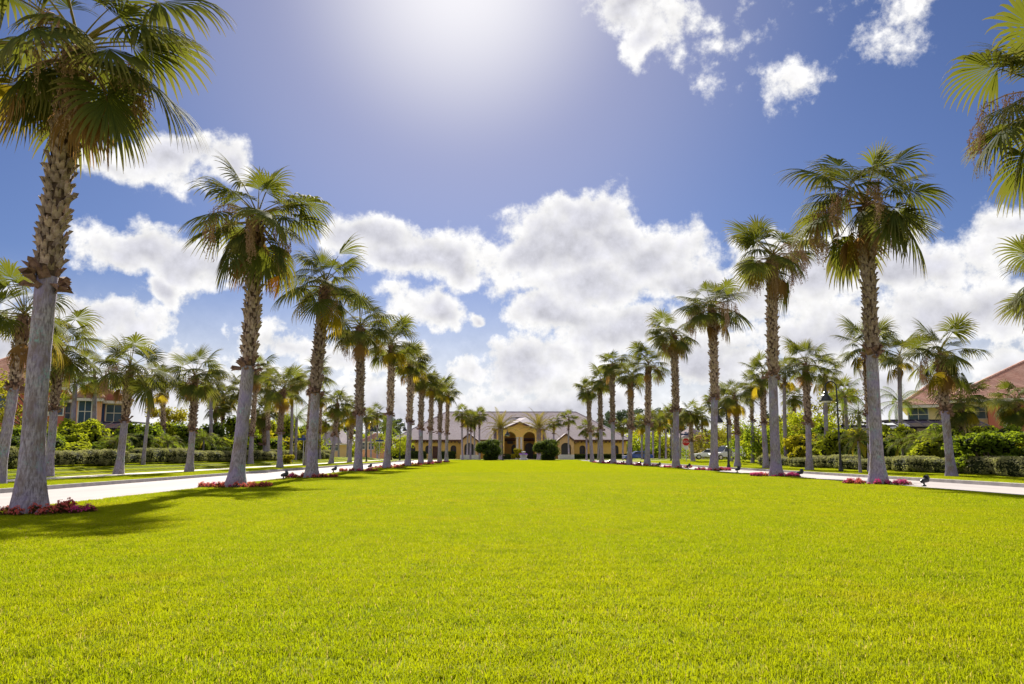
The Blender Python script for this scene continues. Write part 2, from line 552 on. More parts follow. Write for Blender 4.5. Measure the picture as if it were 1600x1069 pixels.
def link(name, me, parent=None, loc=(0, 0, 0), rot=(0, 0, 0), scale=(1, 1, 1)):
    o = bpy.data.objects.new(name, me)
    COL.objects.link(o)
    o.location = loc
    o.rotation_euler = rot
    o.scale = scale
    if parent:
        o.parent = parent
    return o


def tag(o, label=None, cat=None, group=None, kind=None):
    if label: o['label'] = label
    if cat: o['category'] = cat
    if group: o['group'] = group
    if kind: o['kind'] = kind
    return o


def thing(name, label, cat, loc=(0, 0, 0), rz=0, group=None, scale=1.0):
    o = link(name, None, None, loc, (0, 0, rz), (scale,) * 3)
    return tag(o, label, cat, group)


LANDMARK_L = [(52, 'the leftmost big trunk'), (185, 'the short verge palm'), (295, 'the fourth-left palm'), (370, 'the orange-frond palm'), (437, 'the yellow-skirted palm'), (488, 'the third left-row palm'), (560, 'the fourth left-row palm')]
LANDMARK_R = [(1056, 'the fourth right-row palm'), (1115, 'the third right-row palm'), (1152, 'the far lamp post'), (1213, 'the second right-row palm'), (1265, 'the lamp-side palm'), (1312, 'the near right lamp post'), (1372, 'the tallest right palm'), (1487, 'the palm before the house'), (1600, 'the right picture edge')]
USED = {}


def place_label(base, X, Y, marks):
    px = 800 + X / Y * FPX
    m = min(marks, key=lambda q: abs(q[0] - px))
    rel = 'behind' if abs(m[0] - px) < 9 and m[0] < 1600 else ('left of' if px < m[0] else 'right of')
    lab = '%s, %s %s' % (base, rel, m[1])
    k = USED.get(lab, 0)
    USED[lab] = k + 1
    return lab if k == 0 else lab + (', farther back' if k == 1 else ', %s back' % ORD[min(k + 1, 11)])


ORD = ['', 'first', 'second', 'third', 'fourth', 'fifth', 'sixth', 'seventh', 'eighth', 'ninth', 'tenth', 'eleventh']

# ------------------------------------------------------------------ ground
L_EDGE, L_FAR = -8.75, -14.25


def r_edge(y):
    return 12.3 if y < 22 else 12.3 + (9.6 - 12.3) * min(1, (y - 22) / 66)


RW = 4.5
Y_END = 119.0


def gz(x, y):
    """height of the planted ground beside the roads"""
    if x < -18.7:
        k = min(1, (-18.7 - x) / 3.4)
        return .42 * k * k * (3 - 2 * k)
    e = r_edge(y) + RW + 3.6
    if x > e:
        k = min(1, (x - e) / 3.5)
        return .16 * k * k * (3 - 2 * k)
    return 0.0


def sheet(name, xs, ys, zf, mat, skirt=0.0):
    mb = MB()
    g = [[mb.vert((x if not callable(x) else x(y), y, zf(x if not callable(x) else x(y), y))) for x in xs] for y in ys]
    for j in range(len(ys) - 1):
        for i in range(len(xs) - 1):
            mb.face((g[j][i], g[j][i + 1], g[j + 1][i + 1], g[j + 1][i]))
    if skirt:
        for col_, flip in ((0, 0), (-1, 1)):
            for j in range(len(ys) - 1):
                a, b = mb.v[g[j][col_]], mb.v[g[j + 1][col_]]
                q = [a, b, (b[0], b[1], b[2] - skirt), (a[0], a[1], a[2] - skirt)]
                mb.quad(*(q if flip else reversed(q)))
    o = mb.build(name, mat)
    return tag(o, kind='structure')


yy = [-30, 0, 10, 22, 30, 40, 50, 60, 70, 80, 88, 100, Y_END]
mb = MB()
mb.quad((-3000, -400, -.19), (3000, -400, -.19), (3000, 4000, -.19), (-3000, 4000, -.19))
tag(mb.build('ground', 'turf'), kind='structure')
lawn_xs = [L_EDGE, -6, -3, 0, 3, 6, r_edge]
sheet('lawn', lawn_xs, yy, lambda x, y: 0.0, 'turf', .15)
rx = lambda k: (lambda y: r_edge(y) + k)
sheet('road_left', [L_FAR, L_EDGE - .3], [-30, 30, 80, 128], lambda x, y: -.11, 'road_concrete')
sheet('road_right', [rx(.3), rx(RW)], yy + [128], lambda x, y: -.11, 'road_concrete')
mb = MB()
mb.quad((-60, Y_END + .1, -.114), (60, Y_END + .1, -.114), (60, 127, -.114), (-60, 127, -.114))
tag(mb.build('road_cross', 'road_concrete'), kind='structure')


def strip(name, x0, x1, z0, z1, mat, ys=(-30, 20, 40, 60, 88, 117)):
    """raised strip along a road, each end may be a function of y"""
    mb = MB()
    fx = lambda q, y: q(y) if callable(q) else q
    prev = None
    for y in ys:
        a, b = fx(x0, y), fx(x1, y)
        cur = [mb.vert(p) for p in ((a, y, z0), (a, y, z1), (b, y, z1), (b, y, z0))]
        if prev:
            for i in range(3):
                mb.face((prev[i], prev[i + 1], cur[i + 1], cur[i]))
        prev = cur
    return tag(mb.build(name, mat), kind='structure')


strip('kerb_lawn_left', L_EDGE - .3, L_EDGE - .004, -.12, -.012, 'kerb_concrete')
strip('kerb_lawn_right', rx(.004), rx(.3), -.12, -.012, 'kerb_concrete')
strip('kerb_verge_left', L_FAR - .35, L_FAR, -.12, .012, 'kerb_concrete')
strip('kerb_verge_right', rx(RW), rx(RW + .35), -.12, .012, 'kerb_concrete')
ys2 = [-30, 0, 15] + list(range(20, 121, 4))
sheet('verge_left', [-120, -60, -30, -24, -22.1, -21.2, -20.4, -19.6, -18.9, -18.2, -17, L_FAR - .35], ys2, gz, 'turf')
sheet('verge_right', [rx(RW + .35), rx(RW + 2), rx(RW + 3.6), rx(RW + 4.6), rx(RW + 5.6), rx(RW + 6.6), rx(RW + 7.4), rx(45), rx(110)], ys2, gz, 'turf')
strip('pavement_left', -18.6, -17.3, -.02, .035, 'walk_concrete')
mb = MB()
mb.quad((-60, 127.05, -.02), (60, 127.05, -.02), (60, 200, -.02), (-60, 200, -.02))
tag(mb.build('forecourt', 'turf'), kind='structure')
mb = MB()
mb.quad((-3, 127.1, -.012), (6, 127.1, -.012), (4.5, 141, -.012), (-2, 141, -.012))
tag(mb.build('forecourt_path', 'walk_concrete'), kind='structure')


# ------------------------------------------------------------------ grass (uncountable: stuff)
def grass_patch(name, size, n, hmin, hmax, width, seed, bent=True):
    r = np.random.default_rng(seed)
    x = r.uniform(-.55, .55, n) * size
    y = r.uniform(-.55, .55, n) * size
    # thin clumping
    a = r.uniform(0, 2 * np.pi, n)
    lean = r.uniform(.1, .95, n)
    la = r.uniform(0, 2 * np.pi, n)
    hh = r.uniform(hmin, hmax, n)
    w = width * r.uniform(.7, 1.3, n) * .5
    sh = r.uniform(0, 1, n)
    cx, cy = np.cos(a), np.sin(a)
    dx, dy = np.cos(la) * lean * hh, np.sin(la) * lean * hh
    k = 5 if bent else 3
    V = np.zeros((n, k, 3))
    V[:, 0] = np.stack([x - cx * w, y - cy * w, np.zeros(n)], 1)
    V[:, 1] = np.stack([x + cx * w, y + cy * w, np.zeros(n)], 1)
    if bent:
        V[:, 2] = np.stack([x + cx * w * .8 + dx * .35, y + cy * w * .8 + dy * .35, hh * .6], 1)
        V[:, 3] = np.stack([x - cx * w * .8 + dx * .35, y - cy * w * .8 + dy * .35, hh * .6], 1)
    V[:, -1] = np.stack([x + dx, y + dy, hh * (1 - .35 * lean)], 1)
    base = (np.arange(n) * k)[:, None]
    faces = []
    if bent:
        for b in base[:, 0]:
            faces.append((b, b + 1, b + 2, b + 3)); faces.append((b + 3, b + 2, b + 4))
    else:
        for b in base[:, 0]:
            faces.append((b, b + 1, b + 2))
    me = bpy.data.meshes.new(name)
    me.from_pydata(V.reshape(-1, 3).tolist(), [], faces)
    at_ = me.attributes.new('shade', 'FLOAT', 'POINT')
    at_.data.foreach_set('value', np.repeat(sh, k))
    me.materials.append(MATS['grass_blade'])
    me.update()
    return bpy.data.objects.new(name, me)


def grass_field(name, pts, protos, label):
    """pts: (x, y, z, rot, scale, which prototype)"""
    P = np.array(pts, dtype=np.float64)
    me = bpy.data.meshes.new(name)
    me.from_pydata(P[:, :3].tolist(), [], [])
    for nm, c in (('rot', 3), ('scl', 4), ('pid', 5)):
        a = me.attributes.new(nm, 'FLOAT', 'POINT')
        a.data.foreach_set('value', P[:, c].astype(np.float32))
    o = link(name, me)
    ng = bpy.data.node_groups.new(name, 'GeometryNodeTree')
    ng.interface.new_socket('Geometry', in_out='INPUT', socket_type='NodeSocketGeometry')
    ng.interface.new_socket('Geometry', in_out='OUTPUT', socket_type='NodeSocketGeometry')
    gi, go = ng.nodes.new('NodeGroupInput'), ng.nodes.new('NodeGroupOutput')
    jn = ng.nodes.new('GeometryNodeJoinGeometry')

    def attr(nm):
        n = ng.nodes.new('GeometryNodeInputNamedAttribute')
        n.data_type = 'FLOAT'
        n.inputs['Name'].default_value = nm
        return n.outputs['Attribute']
    cx = ng.nodes.new('ShaderNodeCombineXYZ')
    ng.links.new(attr('rot'), cx.inputs[2])
    sc = attr('scl')
    for k, po in enumerate(protos):
        cmp_ = ng.nodes.new('FunctionNodeCompare')
        cmp_.data_type = 'FLOAT'
        cmp_.operation = 'EQUAL'
        ng.links.new(attr('pid'), cmp_.inputs[0])
        cmp_.inputs[1].default_value = float(k)
        cmp_.inputs['Epsilon'].default_value = .1
        oi = ng.nodes.new('GeometryNodeObjectInfo')
        oi.inputs['Object'].default_value = po
        oi.inputs['As Instance'].default_value = True
        ip = ng.nodes.new('GeometryNodeInstanceOnPoints')
        ng.links.new(gi.outputs[0], ip.inputs['Points'])
        ng.links.new(cmp_.outputs[0], ip.inputs['Selection'])
        ng.links.new(oi.outputs['Geometry'], ip.inputs['Instance'])
        ng.links.new(cx.outputs[0], ip.inputs['Rotation'])
        ng.links.new(sc, ip.inputs['Scale'])
        ng.links.new(ip.outputs[0], jn.inputs[0])
    ng.links.new(jn.outputs[0], go.inputs[0])
    md = o.modifiers.new('grass', 'NODES')
    md.node_group = ng
    return tag(o, label, 'grass', kind='stuff')


near = [grass_patch('turf_near_%d' % i, .5, 2100, .016, .046, .0042, 10 + i) for i in range(3)]
mid = [grass_patch('turf_mid_%d' % i, 1.0, 3600, .02, .05, .0085, 20 + i) for i in range(2)]
far = [grass_patch('turf_far_%d' % i, 2.0, 4200, .025, .06, .02, 30 + i, False) for i in range(2)]
pts = []
yv = -1.5
while yv < 15.5:
    half = .70 * max(yv, 0) + 7
    x = max(-half, L_EDGE + .2)
    while x < min(half, r_edge(yv) - .2):
        pts.append((x + rnd.uniform(-.06, .06), yv + rnd.uniform(-.06, .06), 0, rnd.choice((0, 1, 2, 3)) * math.pi / 2 + rnd.uniform(-.1, .1), rnd.uniform(.95, 1.15), rnd.randrange(3)))
        x += .42
    yv += .42
while yv < 42:
    half = .70 * yv + 8
    x = max(-half, L_EDGE + .4)
    while x < min(half, r_edge(yv) - .35):
        pts.append((x, yv, 0, rnd.choice((0, 1, 2, 3)) * math.pi / 2, rnd.uniform(.95, 1.1), 3 + rnd.randrange(2)))
        x += .85
    yv += .85
while yv < Y_END - 1:
    x = L_EDGE + .9
    while x < r_edge(yv) - .8:
        pts.append((x, yv, 0, rnd.choice((0, 1, 2, 3)) * math.pi / 2, rnd.uniform(.95, 1.1), 5 + rnd.randrange(2)))
        x += 1.6
    yv += 1.6
grass_field('lawn_grass', pts, near + mid + far, 'bright yellow-green mown grass of the wide central lawn')
pts = []
for side in (-1, 1):
    y = 8.0
    while y < 100:
        x = 14.9
        while x < 27:
            X = -x if side < 0 else r_edge(y) + RW + .7 + (x - 14.9)
            if abs(X) < .70 * y + 8 and not (side < 0 and -19.05 < X < -16.85):
                pts.append((X, y, gz(X, y) + .002, rnd.choice((0, 1, 2, 3)) * math.pi / 2, 1.0, rnd.randrange(2)))
            x += .85
        y += .85
grass_field('verge_grass', pts, mid, 'mown green grass on the verges beyond the two roads')


# ------------------------------------------------------------------ palm fronds
def nrm(v):
    return v.normalized() if v.length > 1e-9 else Vector((0, 0, -1))


def fan_frond(seed, el, Lp=1.0, Rb=1.1, nseg=30, spread=235, bend=26, droop=1.0, steps=(0, .22, .45, .62, .78, .9, 1.0), fold=.0):
    r = random.Random(seed)
    mb = MB()
    a = R(el)
    p = Vector((0.05, 0, 0))
    pts = [p.copy()]
    ns = 6
    for i in range(ns):
        a -= R(bend) / ns
        p = p + Vector((math.cos(a), 0, math.sin(a))) * (Lp / ns)
        pts.append(p.copy())
    mb.tube(pts, [.034, .026, .021, .018, .016, .014, .012], 4, 1)
    a -= R(min(14, max(2, (70 - el) * .2)))
    D = Vector((math.cos(a), 0, math.sin(a)))
    N = Vector((-math.sin(a), 0, math.cos(a)))
    Lt = Vector((0, 1, 0))
    S = R(spread)
    dphi = S / (nseg - 1)
    wk = {0: 0, .22: 1, .45: 1, .62: .82, .78: .5, .9: .25, 1.0: .03}
    for i in range(nseg):
        ph = -S / 2 + dphi * i + r.uniform(-.02, .02)
        rr = Rb * (.70 + .30 * math.cos(ph * .72)) * r.uniform(.90, 1.06)
        root = p + D * (.12 * Rb * max(0, math.cos(ph)))
        d = nrm(D * math.cos(ph) + Lt * math.sin(ph) - N * (fold * abs(math.sin(ph))) + N * r.uniform(-.03, .03))
        q = root.copy()
        prev = None
        tl = 0
        jit = r.uniform(.75, 1.4)
        for t in steps:
            ds = (t - tl) * rr
            g = droop * jit * ((.10 if t <= .45 else .55 + 1.1 * (t - .45)) * (t - tl) * 1.7)
            d = nrm(d + Vector((0, 0, -1)) * g)
            q = q + d * ds
            tl = t
            lat = nrm(N.cross(d))
            up = nrm(d.cross(lat))
            tt = min(t, .45)
            w = rr * tt * math.tan(dphi / 2) * 1.04 * wk[t] + .0015
            pl = .3 * w
            cur = [mb.vert(q - lat * w - up * pl * .0, t), mb.vert(q + up * pl, t), mb.vert(q + lat * w, t)]
            if prev:
                mb.face((prev[0], prev[1], cur[1], cur[0])); mb.face((prev[1], prev[2], cur[2], cur[1]))
            prev = cur
    return mb


ELS = [82, 62, 42, 22, 2, -20, -45]
FAN_NARROW = {e: fan_frond(560 + e, e, Lp=1.0, Rb=1.15, nseg=22, spread=105, bend=12, droop=.9, fold=.5).mesh('fan_frond', ['fan_leaf', 'petiole'], True) for e in ELS}
FAN, FAN_LO, FAN_Y, FAN_DEAD, FAN_ORANGE = {}, {}, [], [], []
for i, e in enumerate(ELS):
    FAN[e] = []
    FAN_LO[e] = []
    for k in range(3):
        b = fan_frond(100 + i * 7 + k, e, Lp=.92 + .16 * k, Rb=1.12 + .05 * k, spread=190 + 22 * k, bend=(8 + 8 * k) * (1.0 if e < 50 else .6), droop=(.7 + .38 * k) * (1.0 if e < 50 else .7), fold=.14 * k)
        FAN[e].append(b.mesh('fan_frond', ['fan_leaf', 'petiole'], True))
    for k in range(2):
        b = fan_frond(300 + i * 7 + k, e, Lp=.88, Rb=1.22, nseg=19, spread=225 + 15 * k, bend=16 if e < 50 else 8, droop=(.8 + .2 * k) * (1.0 if e < 50 else .65), steps=(0, .45, .78, 1.0), fold=.12)
        FAN_LO[e].append(b.mesh('fan_frond', ['fan_leaf', 'petiole'], True))
for k in range(3):
    FAN_Y.append(fan_frond(500 + k, -8 - 16 * k, Lp=.95, Rb=1.0, nseg=26, spread=170 + 20 * k, bend=24, droop=1.3, fold=.35).mesh('fan_frond', ['fan_leaf_yellow', 'petiole'], True))
    FAN_DEAD.append(fan_frond(520 + k, (-62, -15, -38)[k], Lp=(.7, 1.0, .85)[k], Rb=.95, nseg=24, spread=120, bend=(20, 62, 40)[k], droop=2.2, fold=.5).mesh('fan_frond', ['fan_leaf_dead', 'petiole_dead'], True))
FAN_ORANGE.append(fan_frond(540, -12, Lp=1.45, Rb=.72, nseg=24, spread=120, bend=48, droop=2.6, fold=.5).mesh('fan_frond', ['fan_leaf_orange', 'petiole_dead'], True))


def fruit_stalk(seed, el=25, L=2.0):
    r = random.Random(seed)
    mb = MB()
    a = R(el)
    p = Vector((.05, 0, 0))
    pts = [p.copy()]
    for i in range(9):
        a -= R(9 + i * 2.4)
        p = p + Vector((math.cos(a), r.uniform(-.05, .05), math.sin(a))) * (L / 9)
        pts.append(p.copy())
    mb.tube(pts, [.018 - .0014 * i for i in range(10)], 4, 0)
    for i in range(3, 10):
        for k in range(7):
            q = pts[i] + Vector((r.uniform(-.12, .12), r.uniform(-.12, .12), 0))
            ln = r.uniform(.25, .75)
            sp = [pts[i]]
            for s_ in range(1, 6):
                q = q + Vector((r.uniform(-.035, .035), r.uniform(-.035, .035), -ln / 5))
                sp.append(q.copy())
            mb.tube(sp, [.005] * 6, 3, 0, False)
            for s_ in range(1, 6):
                for _ in range(4):
                    c = sp[s_] + Vector((r.uniform(-.03, .03), r.uniform(-.03, .03), r.uniform(-.06, .06)))
                    z = r.uniform(.008, .018)
                    i4 = [mb.vert(c + Vector(v) * z) for v in ((0, 0, 1.3), (1, 0, 0), (-.5, .87, 0), (-.5, -.87, 0), (0, 0, -1.3))]
                    for f in ((0, 1, 2), (0, 2, 3), (0, 3, 1), (4, 2, 1), (4, 3, 2), (4, 1, 3)):
                        mb.face([i4[j] for j in f])
    return mb.mesh('fruit_stalk', ['fruit_strand'])


STALKS = [fruit_stalk(40 + k, 10 + 16 * k, 1.7 + .25 * k) for k in range(3)]


# ------------------------------------------------------------------ trunks
def trunk_path(h, dx, dy, bow, n):
    out = []
    for i in range(n + 1):
        t = i / n
        out.append(Vector((dx * t + bow * math.sin(math.pi * t), dy * t, h * t)))
    return out


def trunk_mesh(seed, h, dx, r0, rtop, bow=0.0, flare=1.9, fl_h=.45, sides=18, fibre=2.0):
    r = random.Random(seed)
    n = max(14, int(h / .16))
    path = trunk_path(h, dx, 0, bow, n)
    mb = MB()
    rings = []
    ph = [r.uniform(0, 6.28) for _ in range(4)]
    for i, p in enumerate(path):
        z = p.z
        t = i / n
        rad = r0 + (rtop - r0) * t + r0 * (flare - 1) * math.exp(-(z / fl_h) ** 1.15)
        rad *= 1 + .018 * math.sin(z * 9 + ph[0]) + .012 * math.sin(z * 23 + ph[1])
        ring = []
        for k in range(sides):
            a = 2 * math.pi * k / sides
            q = rad * (1 + .03 * math.sin(3 * a + ph[2] + z * .7) + .02 * math.sin(7 * a + ph[3]) + r.uniform(-.012, .012))
            ring.append(mb.vert((p.x + q * math.cos(a), p.y + q * math.sin(a), z - (.06 if i == 0 else 0))))
        rings.append(ring)
    for i in range(n):
        for k in range(sides):
            mb.face((rings[i][k], rings[i][(k + 1) % sides], rings[i + 1][(k + 1) % sides], rings[i + 1][k]), 1 if i / n > fibre else 0)
    mb.face(rings[-1])
    return mb.mesh('trunk', ['palm_trunk', 'fibre'], True), path


def boot_verts(mb, M, w, ln, out_, m=0):
    """one split leaf base: wedge that rises and stands off the trunk, two-pronged"""
    P = [(-w, 0, 0), (w, 0, 0), (w * .85, out_ * .45, ln * .55), (0, out_ * .62, ln * .50), (-w * .85, out_ * .45, ln * .55),
         (w * .75, out_ * 1.0, ln), (w * .22, out_ * .9, ln * .8), (-w * .22, out_ * .9, ln * .8), (-w * .75, out_ * 1.0, ln * .94),
         (w * .8, out_ * .1, ln * .9), (-w * .8, out_ * .1, ln * .85), (0, out_ * .28, ln * .02)]
    i = [mb.vert(M @ Vector(p)) for p in P]
    for f in ((0, 11, 3, 4), (11, 1, 2, 3), (2, 5, 6, 3), (4, 3, 7, 8), (2, 9, 5), (4, 8, 10), (5, 9, 6), (8, 7, 10), (1, 9, 2), (0, 4, 10)):
        mb.face([i[q] for q in f], m)


bm_ = MB()
boot_verts(bm_, Matrix.Identity(4), .07, .19, .085)
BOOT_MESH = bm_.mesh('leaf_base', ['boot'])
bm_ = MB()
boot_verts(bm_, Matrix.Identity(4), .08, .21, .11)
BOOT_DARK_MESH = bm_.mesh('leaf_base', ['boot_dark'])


def boots(root, path, h, z0, rad, seed, single=False, dz=.019, scale=1.0):
    r = random.Random(seed)
    mb = MB()
    n = int((h - z0) / dz)
    ga = R(137.5)
    for i in range(n):
        z = z0 + i * dz
        t = z / h
        j = min(len(path) - 2, int(t * (len(path) - 1)))
        f = t * (len(path) - 1) - j
        c = path[j].lerp(path[j + 1], f)
        a = i * ga + r.uniform(-.28, .28)
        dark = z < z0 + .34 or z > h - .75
        w = r.uniform(.65, 1.2) * scale
        tilt = r.uniform(-.3, .3)
        if z < z0 + .3:
            tilt += r.uniform(-1.1, 1.1); w *= r.uniform(.7, 1.25)
        if z > h - .75:
            w *= .9
        rad_ = rad * r.uniform(.95, 1.02)
        loc = Vector((c.x + rad_ * math.cos(a), c.y + rad_ * math.sin(a), z))
        rot = Euler((r.uniform(-.35, .25) + (r.uniform(-1.4, -.2) if z < z0 + .22 else 0), tilt, a - math.pi / 2))
        if single and i < 300:
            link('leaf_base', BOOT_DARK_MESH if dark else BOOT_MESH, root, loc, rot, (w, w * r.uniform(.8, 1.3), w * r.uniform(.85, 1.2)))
        else:
            M = Matrix.Translation(loc) @ rot.to_matrix().to_4x4() @ Matrix.Scale(w, 4)
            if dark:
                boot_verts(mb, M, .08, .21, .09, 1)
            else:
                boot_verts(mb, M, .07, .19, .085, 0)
    if mb.v:
        tag(mb.build('leaf_bases', ['boot', 'boot_dark'], root), kind='stuff')


def crown(root, hub, seed, n=30, size=1.0, lo=False, dead=2, yellow=2, stalks=0, low_end=-27, top=86, extra_orange=None, single_pow=.85):
    r = random.Random(seed)
    fam = FAN_LO if lo else FAN
    az0 = r.uniform(0, 6.28)
    n = int(n * 1.34)
    if not lo:
        dead += 2
    for i in range(n):
        t = (i + .5) / n
        e1 = math.degrees(math.asin(max(-1, min(1, .995 + (math.sin(R(low_end)) - .995) * t ** single_pow))))
        e = .65 * e1 + .35 * (top + (low_end + 4 - top) * t) + r.uniform(-18, 18)
        if r.random() < .08:
            e = r.uniform(-55, -20)
        if r.random() < .1:
            continue
        key = min(ELS, key=lambda q: abs(q - e))
        me = r.choice(fam[key])
        az = az0 + i * R(137.5) + r.uniform(-.2, .2)
        s = size * r.uniform(.7, 1.14) * (.88 if key > 70 else 1)
        if i >= n - yellow - dead and i < n - dead:
            me = r.choice(FAN_Y)
        elif i >= n - dead:
            me = r.choice(FAN_DEAD)
        if key > -30 and i % 6 == 3 and not lo and i < n - yellow - dead:
            me = FAN_NARROW[key]
        o = link('frond', me, root, hub + Vector((0, 0, (1 - t) * .5 - .1)), (r.uniform(-.5, .5) if key > -10 else r.uniform(-.2, .2), R(min(14, max(-14, key - e))) + r.uniform(-.1, .1), az), (s,) * 3)
    for k in range(stalks):
        az = az0 + 1.1 + k * 2.25 + r.uniform(-.3, .3)
        link('fruit_stalk', r.choice(STALKS), root, hub + Vector((0, 0, .1)), (r.uniform(-.1, .1), r.uniform(-.25, .2), az), (size * r.uniform(.85, 1.15),) * 3)


def bud(root, hub, rad, h=.5):
    mb = MB()
    mb.lathe((0, 0, 0), [(rad, -.5), (rad * 1.05, -.2), (rad * .8, .1), (rad * .3, h * .6)], 10)
    mb.build('crown_shaft', 'boot_dark', root, hub, True)


def fan_palm(label, group, base, hub_px, r0, seed, boot_frac=.45, size=1.0, n=30, lo=False, single=False, stalks=0, dead=2, yellow=2, name='fan_palm', flare=1.7, fl_h=.42, low_end=-27, bow=None, top=84, bootscale=1.0, dz=.019):
    bx, by, bz = base
    hub = at(hub_px[0], hub_px[1], by)
    h = hub.z - bz
    dx = hub.x - bx
    root = thing(name, label, 'palm tree', (bx, by, bz), 0, group)
    rr = random.Random(seed)
    bow = rr.uniform(-.09, .09) if bow is None else bow
    me, path = trunk_mesh(seed, h, dx, r0, r0 * .86, bow, flare, fl_h, 18 if not lo else 12, boot_frac + .01)
    link('trunk', me, root)
    if boot_frac < .95:
        boots(root, path, h, h * boot_frac, r0 * .93, seed + 5, single, dz * (1.0 if not lo else 1.7), bootscale * r0 / .18 * (1.0 if not lo else 1.3))
    hubl = path[-1]
    bud(root, hubl, r0 * .8)
    crown(root, hubl, seed + 9, n, size, lo, dead, yellow, stalks, low_end, top)
    return root, hubl


# --- left row along the lawn
LROW = [
    ((52, 803), (122, 92), .185, .47, 1.06, 34, dict(single=True, stalks=5, dead=2, yellow=1, fl_h=.5, flare=1.75, bow=-.12, low_end=-30)),
    ((370, 762), (402, 350), .195, .43, 1.05, 31, dict(stalks=5, dead=3, yellow=2, flare=1.75)),
    ((488, 747), (508, 450), .20, .42, 1.0, 30, dict(stalks=2, dead=0, yellow=2)),
    ((560, 737), (563, 516), .20, .38, .98, 30, dict(stalks=1, dead=0, yellow=4)),
    ((604, 731), (612, 541), .20, .42, .96, 30, dict(dead=0, yellow=5)),
    ((637, 728), (641, 568), .20, .40, .95, 26, dict(lo=True, dead=1, yellow=3)),
    ((658, 726), (660, 595), .20, .40, .88, 26, dict(lo=True, dead=1, yellow=3)),
    ((672, 724.6), (675, 603), .19, .40, .88, 24, dict(lo=True, dead=1, yellow=3)),
    ((687, 723.4), (689, 610), .19, .40, .88, 24, dict(lo=True, dead=0, yellow=2)),
    ((697.5, 722.6), (700, 618), .19, .40, .88, 24, dict(lo=True, dead=0, yellow=2)),
]
PALM_BASES = []
for i, (b, hb, r0, bf, sz, n, kw) in enumerate(LROW):
    Y = 13.1 + i * 9.55 if i else 13.1
    g = ground_pt(b[0], b[1])
    Y = g.y if i < 4 else (g.y + 13.0 + i * 9.7) / 2
    X = (b[0] - 800) / FPX * Y / (CP - ((534.5 - 715) / FPX) * SP)
    lab = ('tallest-looking fan palm at the left edge of the picture, rooted in a red flower bed',
           'fan palm with one hanging bright orange dead frond, second in the left lawn row')[i] if i < 2 else '%s fan palm from the camera in the row along the left lawn edge' % ORD[i + 1]
    if i == 9:
        lab = 'farthest fan palm of the row along the left lawn edge'
    root, hubl = fan_palm(lab, 'fan palms in the row left of the lawn', (X, Y, 0), hb, r0, 1000 + i * 13, bf, sz, n, **kw)
    PALM_BASES.append(('left', i, X, Y))
    if i == 1:
        link('frond', FAN_ORANGE[0], root, hubl + Vector((.22, -.22, -.42)), (0, R(22), R(-22)), (1.0,) * 3)['label'] = 'bright orange withered frond hanging down'
# --- right row
RROW = [
    ((1700, 783), (1662, 165), .20, .45, 1.08, 32, dict(stalks=2, dead=0, yellow=2)),
    ((1372, 757), (1353, 324), .20, .44, 1.22, 34, dict(stalks=9, dead=3, yellow=1, flare=1.9, low_end=-30)),
    ((1213, 745), (1207, 406), .20, .44, 1.06, 32, dict(stalks=6, dead=3, yellow=1, flare=1.75)),
    ((1115, 735.5), (1113, 485), .205, .43, 1.06, 32, dict(stalks=6, dead=3, yellow=1)),
    ((1056, 731.5), (1052, 527), .205, .42, .95, 30, dict(stalks=2, dead=1, yellow=2)),
    ((1011, 728.5), (1013, 574), .20, .40, .92, 28, dict(stalks=1, dead=2, yellow=1)),
    ((983, 726.5), (985, 592), .20, .40, .90, 26, dict(lo=True, dead=1, yellow=2)),
    ((958.5, 725), (957, 572), .20, .40, .90, 26, dict(lo=True, dead=1, yellow=2)),
    ((940.5, 723.6), (938, 597), .19, .40, .88, 24, dict(lo=True, dead=0, yellow=2)),
    ((925.5, 722.6), (919, 613), .19, .40, .88, 24, dict(lo=True, dead=0, yellow=1)),
]
for i, (b, hb, r0, bf, sz, n, kw) in enumerate(RROW):
    g = ground_pt(b[0], b[1])
    lab = '%s fan palm from the camera in the row along the right lawn edge' % ORD[i]
    if i == 0:
        lab = 'fan palm whose crown alone reaches in at the right edge of the picture'
    if i == 1:
        lab = 'tall fan palm with tangled brown fruit stalks, nearest whole palm right of the lawn'
    if i == 9:
        lab = 'farthest fan palm of the row along the right lawn edge'
    fan_palm(lab, 'fan palms in the row right of the lawn', (g.x, g.y, 0), hb, r0, 2000 + i * 13, bf, sz, n, **kw)
    PALM_BASES.append(('right', i, g.x, g.y))

